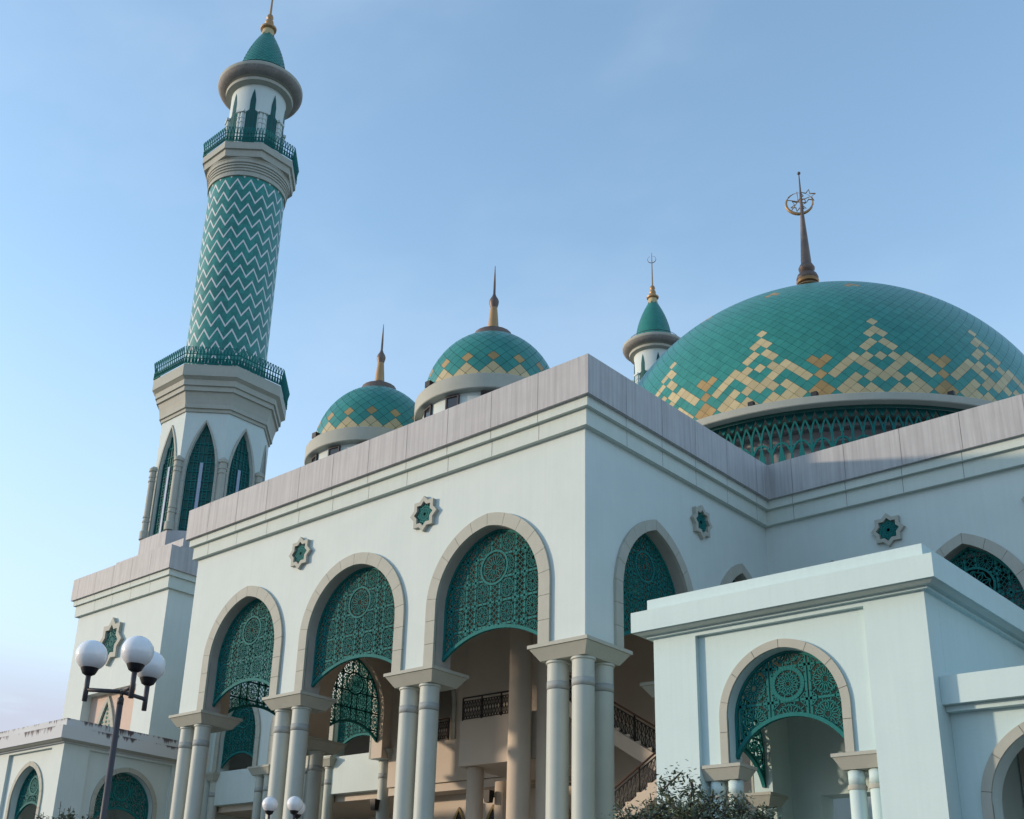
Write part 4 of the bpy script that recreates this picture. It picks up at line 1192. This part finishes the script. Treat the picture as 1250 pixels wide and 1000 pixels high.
# ------------------------------------------------------------------ plants
def shrub(name, label, cx, cy, h, wd, n_leaf, leaf, seed, cat='shrub', mat='leaf', base=0.0, zlo=.25, even=.9, kmin=3.9):
    rnd = random.Random(seed)
    rt = root(name, label, cat, (cx, cy, base))
    st = MB(); lf = MB()
    tips = []
    for i in range(46):
        a = rnd.uniform(0, 2 * pi); sp = sqrt(rnd.uniform(.01, 1)) * wd * .5
        top = h * (rnd.uniform(even, 1.0) - .10 * (2 * sp / wd) ** 2)
        pts = []
        for k in range(6):
            t = k / 5
            pts.append((cx + sp * cos(a) * t ** 1.4 + rnd.uniform(-.02, .02) * wd, cy + sp * sin(a) * t ** 1.4 + rnd.uniform(-.02, .02) * wd, base + top * t))
        st.tube(pts, [.013 * h / 3 * (1.15 - k / 5.5) for k in range(6)], 5)
        tips.append(pts)
        for q in range(5):
            k = rnd.uniform(kmin, 4.9); i0 = int(k); t = k - i0
            p = [pts[i0][j] + t * (pts[i0 + 1][j] - pts[i0][j]) for j in range(3)]
            b = rnd.uniform(0, 2 * pi); L = rnd.uniform(.05, .16) * wd
            p2 = (p[0] + L * cos(b), p[1] + L * sin(b), p[2] + rnd.uniform(.2, .9) * L)
            st.tube([tuple(p), p2], .007 * h / 3, 4); tips.append([tuple(p), p2])
    for i in range(n_leaf):
        br_ = rnd.choice(tips); k = (rnd.uniform(.8, .999) if len(br_) > 2 else rnd.uniform(.1, .999)) * (len(br_) - 1); i0 = int(k); t = k - i0
        p = [br_[i0][j] + t * (br_[i0 + 1][j] - br_[i0][j]) + rnd.gauss(0, .030 * wd) for j in range(3)]
        if p[2] < base + zlo * h: continue
        a = rnd.uniform(0, 2 * pi); e = rnd.uniform(-.6, 1.0); L = leaf * rnd.uniform(.6, 1.3); W = L * .42
        d = (cos(a) * cos(e), sin(a) * cos(e), sin(e)); s_ = (-sin(a), cos(a), 0)
        tw = rnd.uniform(-.8, .8); s2 = (s_[0] * cos(tw), s_[1] * cos(tw), sin(tw))
        m0 = [p[j] + d[j] * L * .5 for j in range(3)]
        lf.add([tuple(p), tuple(m0[j] + s2[j] * W * .5 for j in range(3)), tuple(p[j] + d[j] * L for j in range(3)), tuple(m0[j] - s2[j] * W * .5 for j in range(3))], [(0, 1, 2, 3)])
    st.build('stem', 'bark', rt); lf.build('foliage', mat, rt)
    return rt

shrub('shrub', 'sparse dark leafy shrub top in front of the entrance pavilion', 15.27, -18.66, 3.13, 1.25, 30000, .040, 5, zlo=.62, even=.93)
shrub('shrub', 'shrub tip poking up by the lamp post at the bottom left corner', 7.72, -19.6, 3.3, .75, 4500, .055, 8, zlo=.8)
shrub('shrub', 'small dark shrub on the ground behind the left portico columns', -25.5, 6.5, 8.6, 3.0, 500, .2, 9, zlo=.8) if False else None

# ------------------------------------------------------------------ ground
g = MB(); g.add([(-600, -600, 0), (600, -600, 0), (600, 600, 0), (-600, 600, 0)], [(0, 1, 2, 3)])
go = g.build('ground', 'ground'); go['kind'] = 'structure'
g = MB(); g.box(-24.6, 2.6, -5.5, 30, .004, .4); te = g.build('terrace', 'floor'); te['kind'] = 'structure'

# ------------------------------------------------------------------ camera
F_PX, PPX, PPY, W_, H_ = 1430.359, 498.193, 624.332, 1250.0, 1000.0
r_ = Vector((0.7017625794416198, 0.7102132255199674, 0.05591472428589895))
u_ = Vector((0.22743782792821277, -0.29772666722476543, 0.9271628077123585))
f_ = Vector((-0.6751305921988285, 0.6379310400617695, 0.3704627803207337))
cam = bpy.data.cameras.new('camera'); co = bpy.data.objects.new('camera', cam); COL.objects.link(co)
co.matrix_world = Matrix(((r_.x, u_.x, -f_.x, 20.06832), (r_.y, u_.y, -f_.y, -26.27597), (r_.z, u_.z, -f_.z, 1.6), (0, 0, 0, 1)))
cam.sensor_fit = 'HORIZONTAL'; cam.sensor_width = 36.0; cam.lens = 36.0 * F_PX / W_
cam.shift_x = (W_ / 2 - PPX) / W_; cam.shift_y = (PPY - H_ / 2) / W_
cam.clip_start = 0.1; cam.clip_end = 3000
S.camera = co

# ------------------------------------------------------------------ light
SUN_EL, SUN_AZ = radians(10.0), atan2(-0.80, -0.60)      # direction to the sun in plan: (sin az, cos az)
sd = Vector((sin(SUN_AZ) * cos(SUN_EL), cos(SUN_AZ) * cos(SUN_EL), sin(SUN_EL)))
sl = bpy.data.lights.new('sun', 'SUN'); so = bpy.data.objects.new('sun', sl); COL.objects.link(so)
sl.energy = 1.1; sl.angle = radians(2.0); sl.color = (1.0, 0.78, 0.58)
so.rotation_euler = sd.to_track_quat('Z', 'Y').to_euler()
so.location = (0, 0, 100)
wd = bpy.data.worlds.new('World'); S.world = wd; wd.use_nodes = True
nt = wd.node_tree; L = nt.links; bg = nt.nodes['Background']
sky = nt.nodes.new('ShaderNodeTexSky'); sky.sky_type = 'NISHITA'; sky.sun_disc = False
sky.sun_elevation = SUN_EL; sky.sun_rotation = SUN_AZ
sky.air_density = 1.0; sky.dust_density = 0.5; sky.ozone_density = 1.2
tint = nt.nodes.new('ShaderNodeMixRGB'); tint.blend_type = 'MULTIPLY'; tint.inputs['Fac'].default_value = 1
tint.inputs['Color2'].default_value = (0.95, 0.995, 1.0, 1); L.new(sky.outputs['Color'], tint.inputs['Color1'])
tcw = nt.nodes.new('ShaderNodeTexCoord'); spw = nt.nodes.new('ShaderNodeSeparateXYZ'); L.new(tcw.outputs['Generated'], spw.inputs[0])
def wm(op, a, b_=None, c_=None):
    n = nt.nodes.new('ShaderNodeMath'); n.operation = op
    for i, v in enumerate((a, b_, c_)):
        if v is None: continue
        if isinstance(v, (int, float)): n.inputs[i].default_value = v
        else: L.new(v, n.inputs[i])
    return n.outputs[0]
def wnoise(scale, detail, lo, hi, sc):
    mp = nt.nodes.new('ShaderNodeMapping'); mp.inputs['Scale'].default_value = sc; L.new(tcw.outputs['Generated'], mp.inputs['Vector'])
    n = nt.nodes.new('ShaderNodeTexNoise'); n.inputs['Scale'].default_value = scale; n.inputs['Detail'].default_value = detail; n.inputs['Roughness'].default_value = .55
    L.new(mp.outputs['Vector'], n.inputs['Vector'])
    r = nt.nodes.new('ShaderNodeMapRange'); r.interpolation_type = 'SMOOTHSTEP'; r.inputs['From Min'].default_value = lo; r.inputs['From Max'].default_value = hi
    L.new(n.outputs['Fac'], r.inputs['Value']); return r.outputs['Result']
def ramp(v, lo, hi, a, b_):
    r = nt.nodes.new('ShaderNodeMapRange'); r.interpolation_type = 'SMOOTHSTEP'
    r.inputs['From Min'].default_value = lo; r.inputs['From Max'].default_value = hi; r.inputs['To Min'].default_value = a; r.inputs['To Max'].default_value = b_
    L.new(v, r.inputs['Value']); return r.outputs['Result']
z_ = spw.outputs['Z']
hz_ = ramp(z_, .05, .60, .85, 0)
low = wm('MULTIPLY', wnoise(3.2, 7, .40, .58, (1, 1, 5)), ramp(z_, .17, .25, .9, 0))
cir = wm('MULTIPLY', wnoise(1.7, 5, .42, .75, (1, 1.8, 3)), .22)
m1 = nt.nodes.new('ShaderNodeMixRGB'); L.new(cir, m1.inputs['Fac']); L.new(tint.outputs[0], m1.inputs['Color1']); m1.inputs['Color2'].default_value = (1.75, 2.1, 2.5, 1)
m0 = nt.nodes.new('ShaderNodeMixRGB'); L.new(hz_, m0.inputs['Fac']); L.new(m1.outputs[0], m0.inputs['Color1']); m0.inputs['Color2'].default_value = (1.58, 1.80, 2.2, 1)
m2 = nt.nodes.new('ShaderNodeMixRGB'); L.new(low, m2.inputs['Fac']); L.new(m0.outputs[0], m2.inputs['Color1']); m2.inputs['Color2'].default_value = (1.42, 1.50, 1.80, 1)
L.new(m2.outputs[0], bg.inputs['Color']); bg.inputs['Strength'].default_value = 0.15
S.view_settings.view_transform = 'Standard'; S.view_settings.look = 'None'
S.view_settings.exposure = 1.52; S.view_settings.gamma = 1.0
S.render.engine = 'CYCLES'
S.cycles.max_bounces = 6; S.cycles.diffuse_bounces = 4
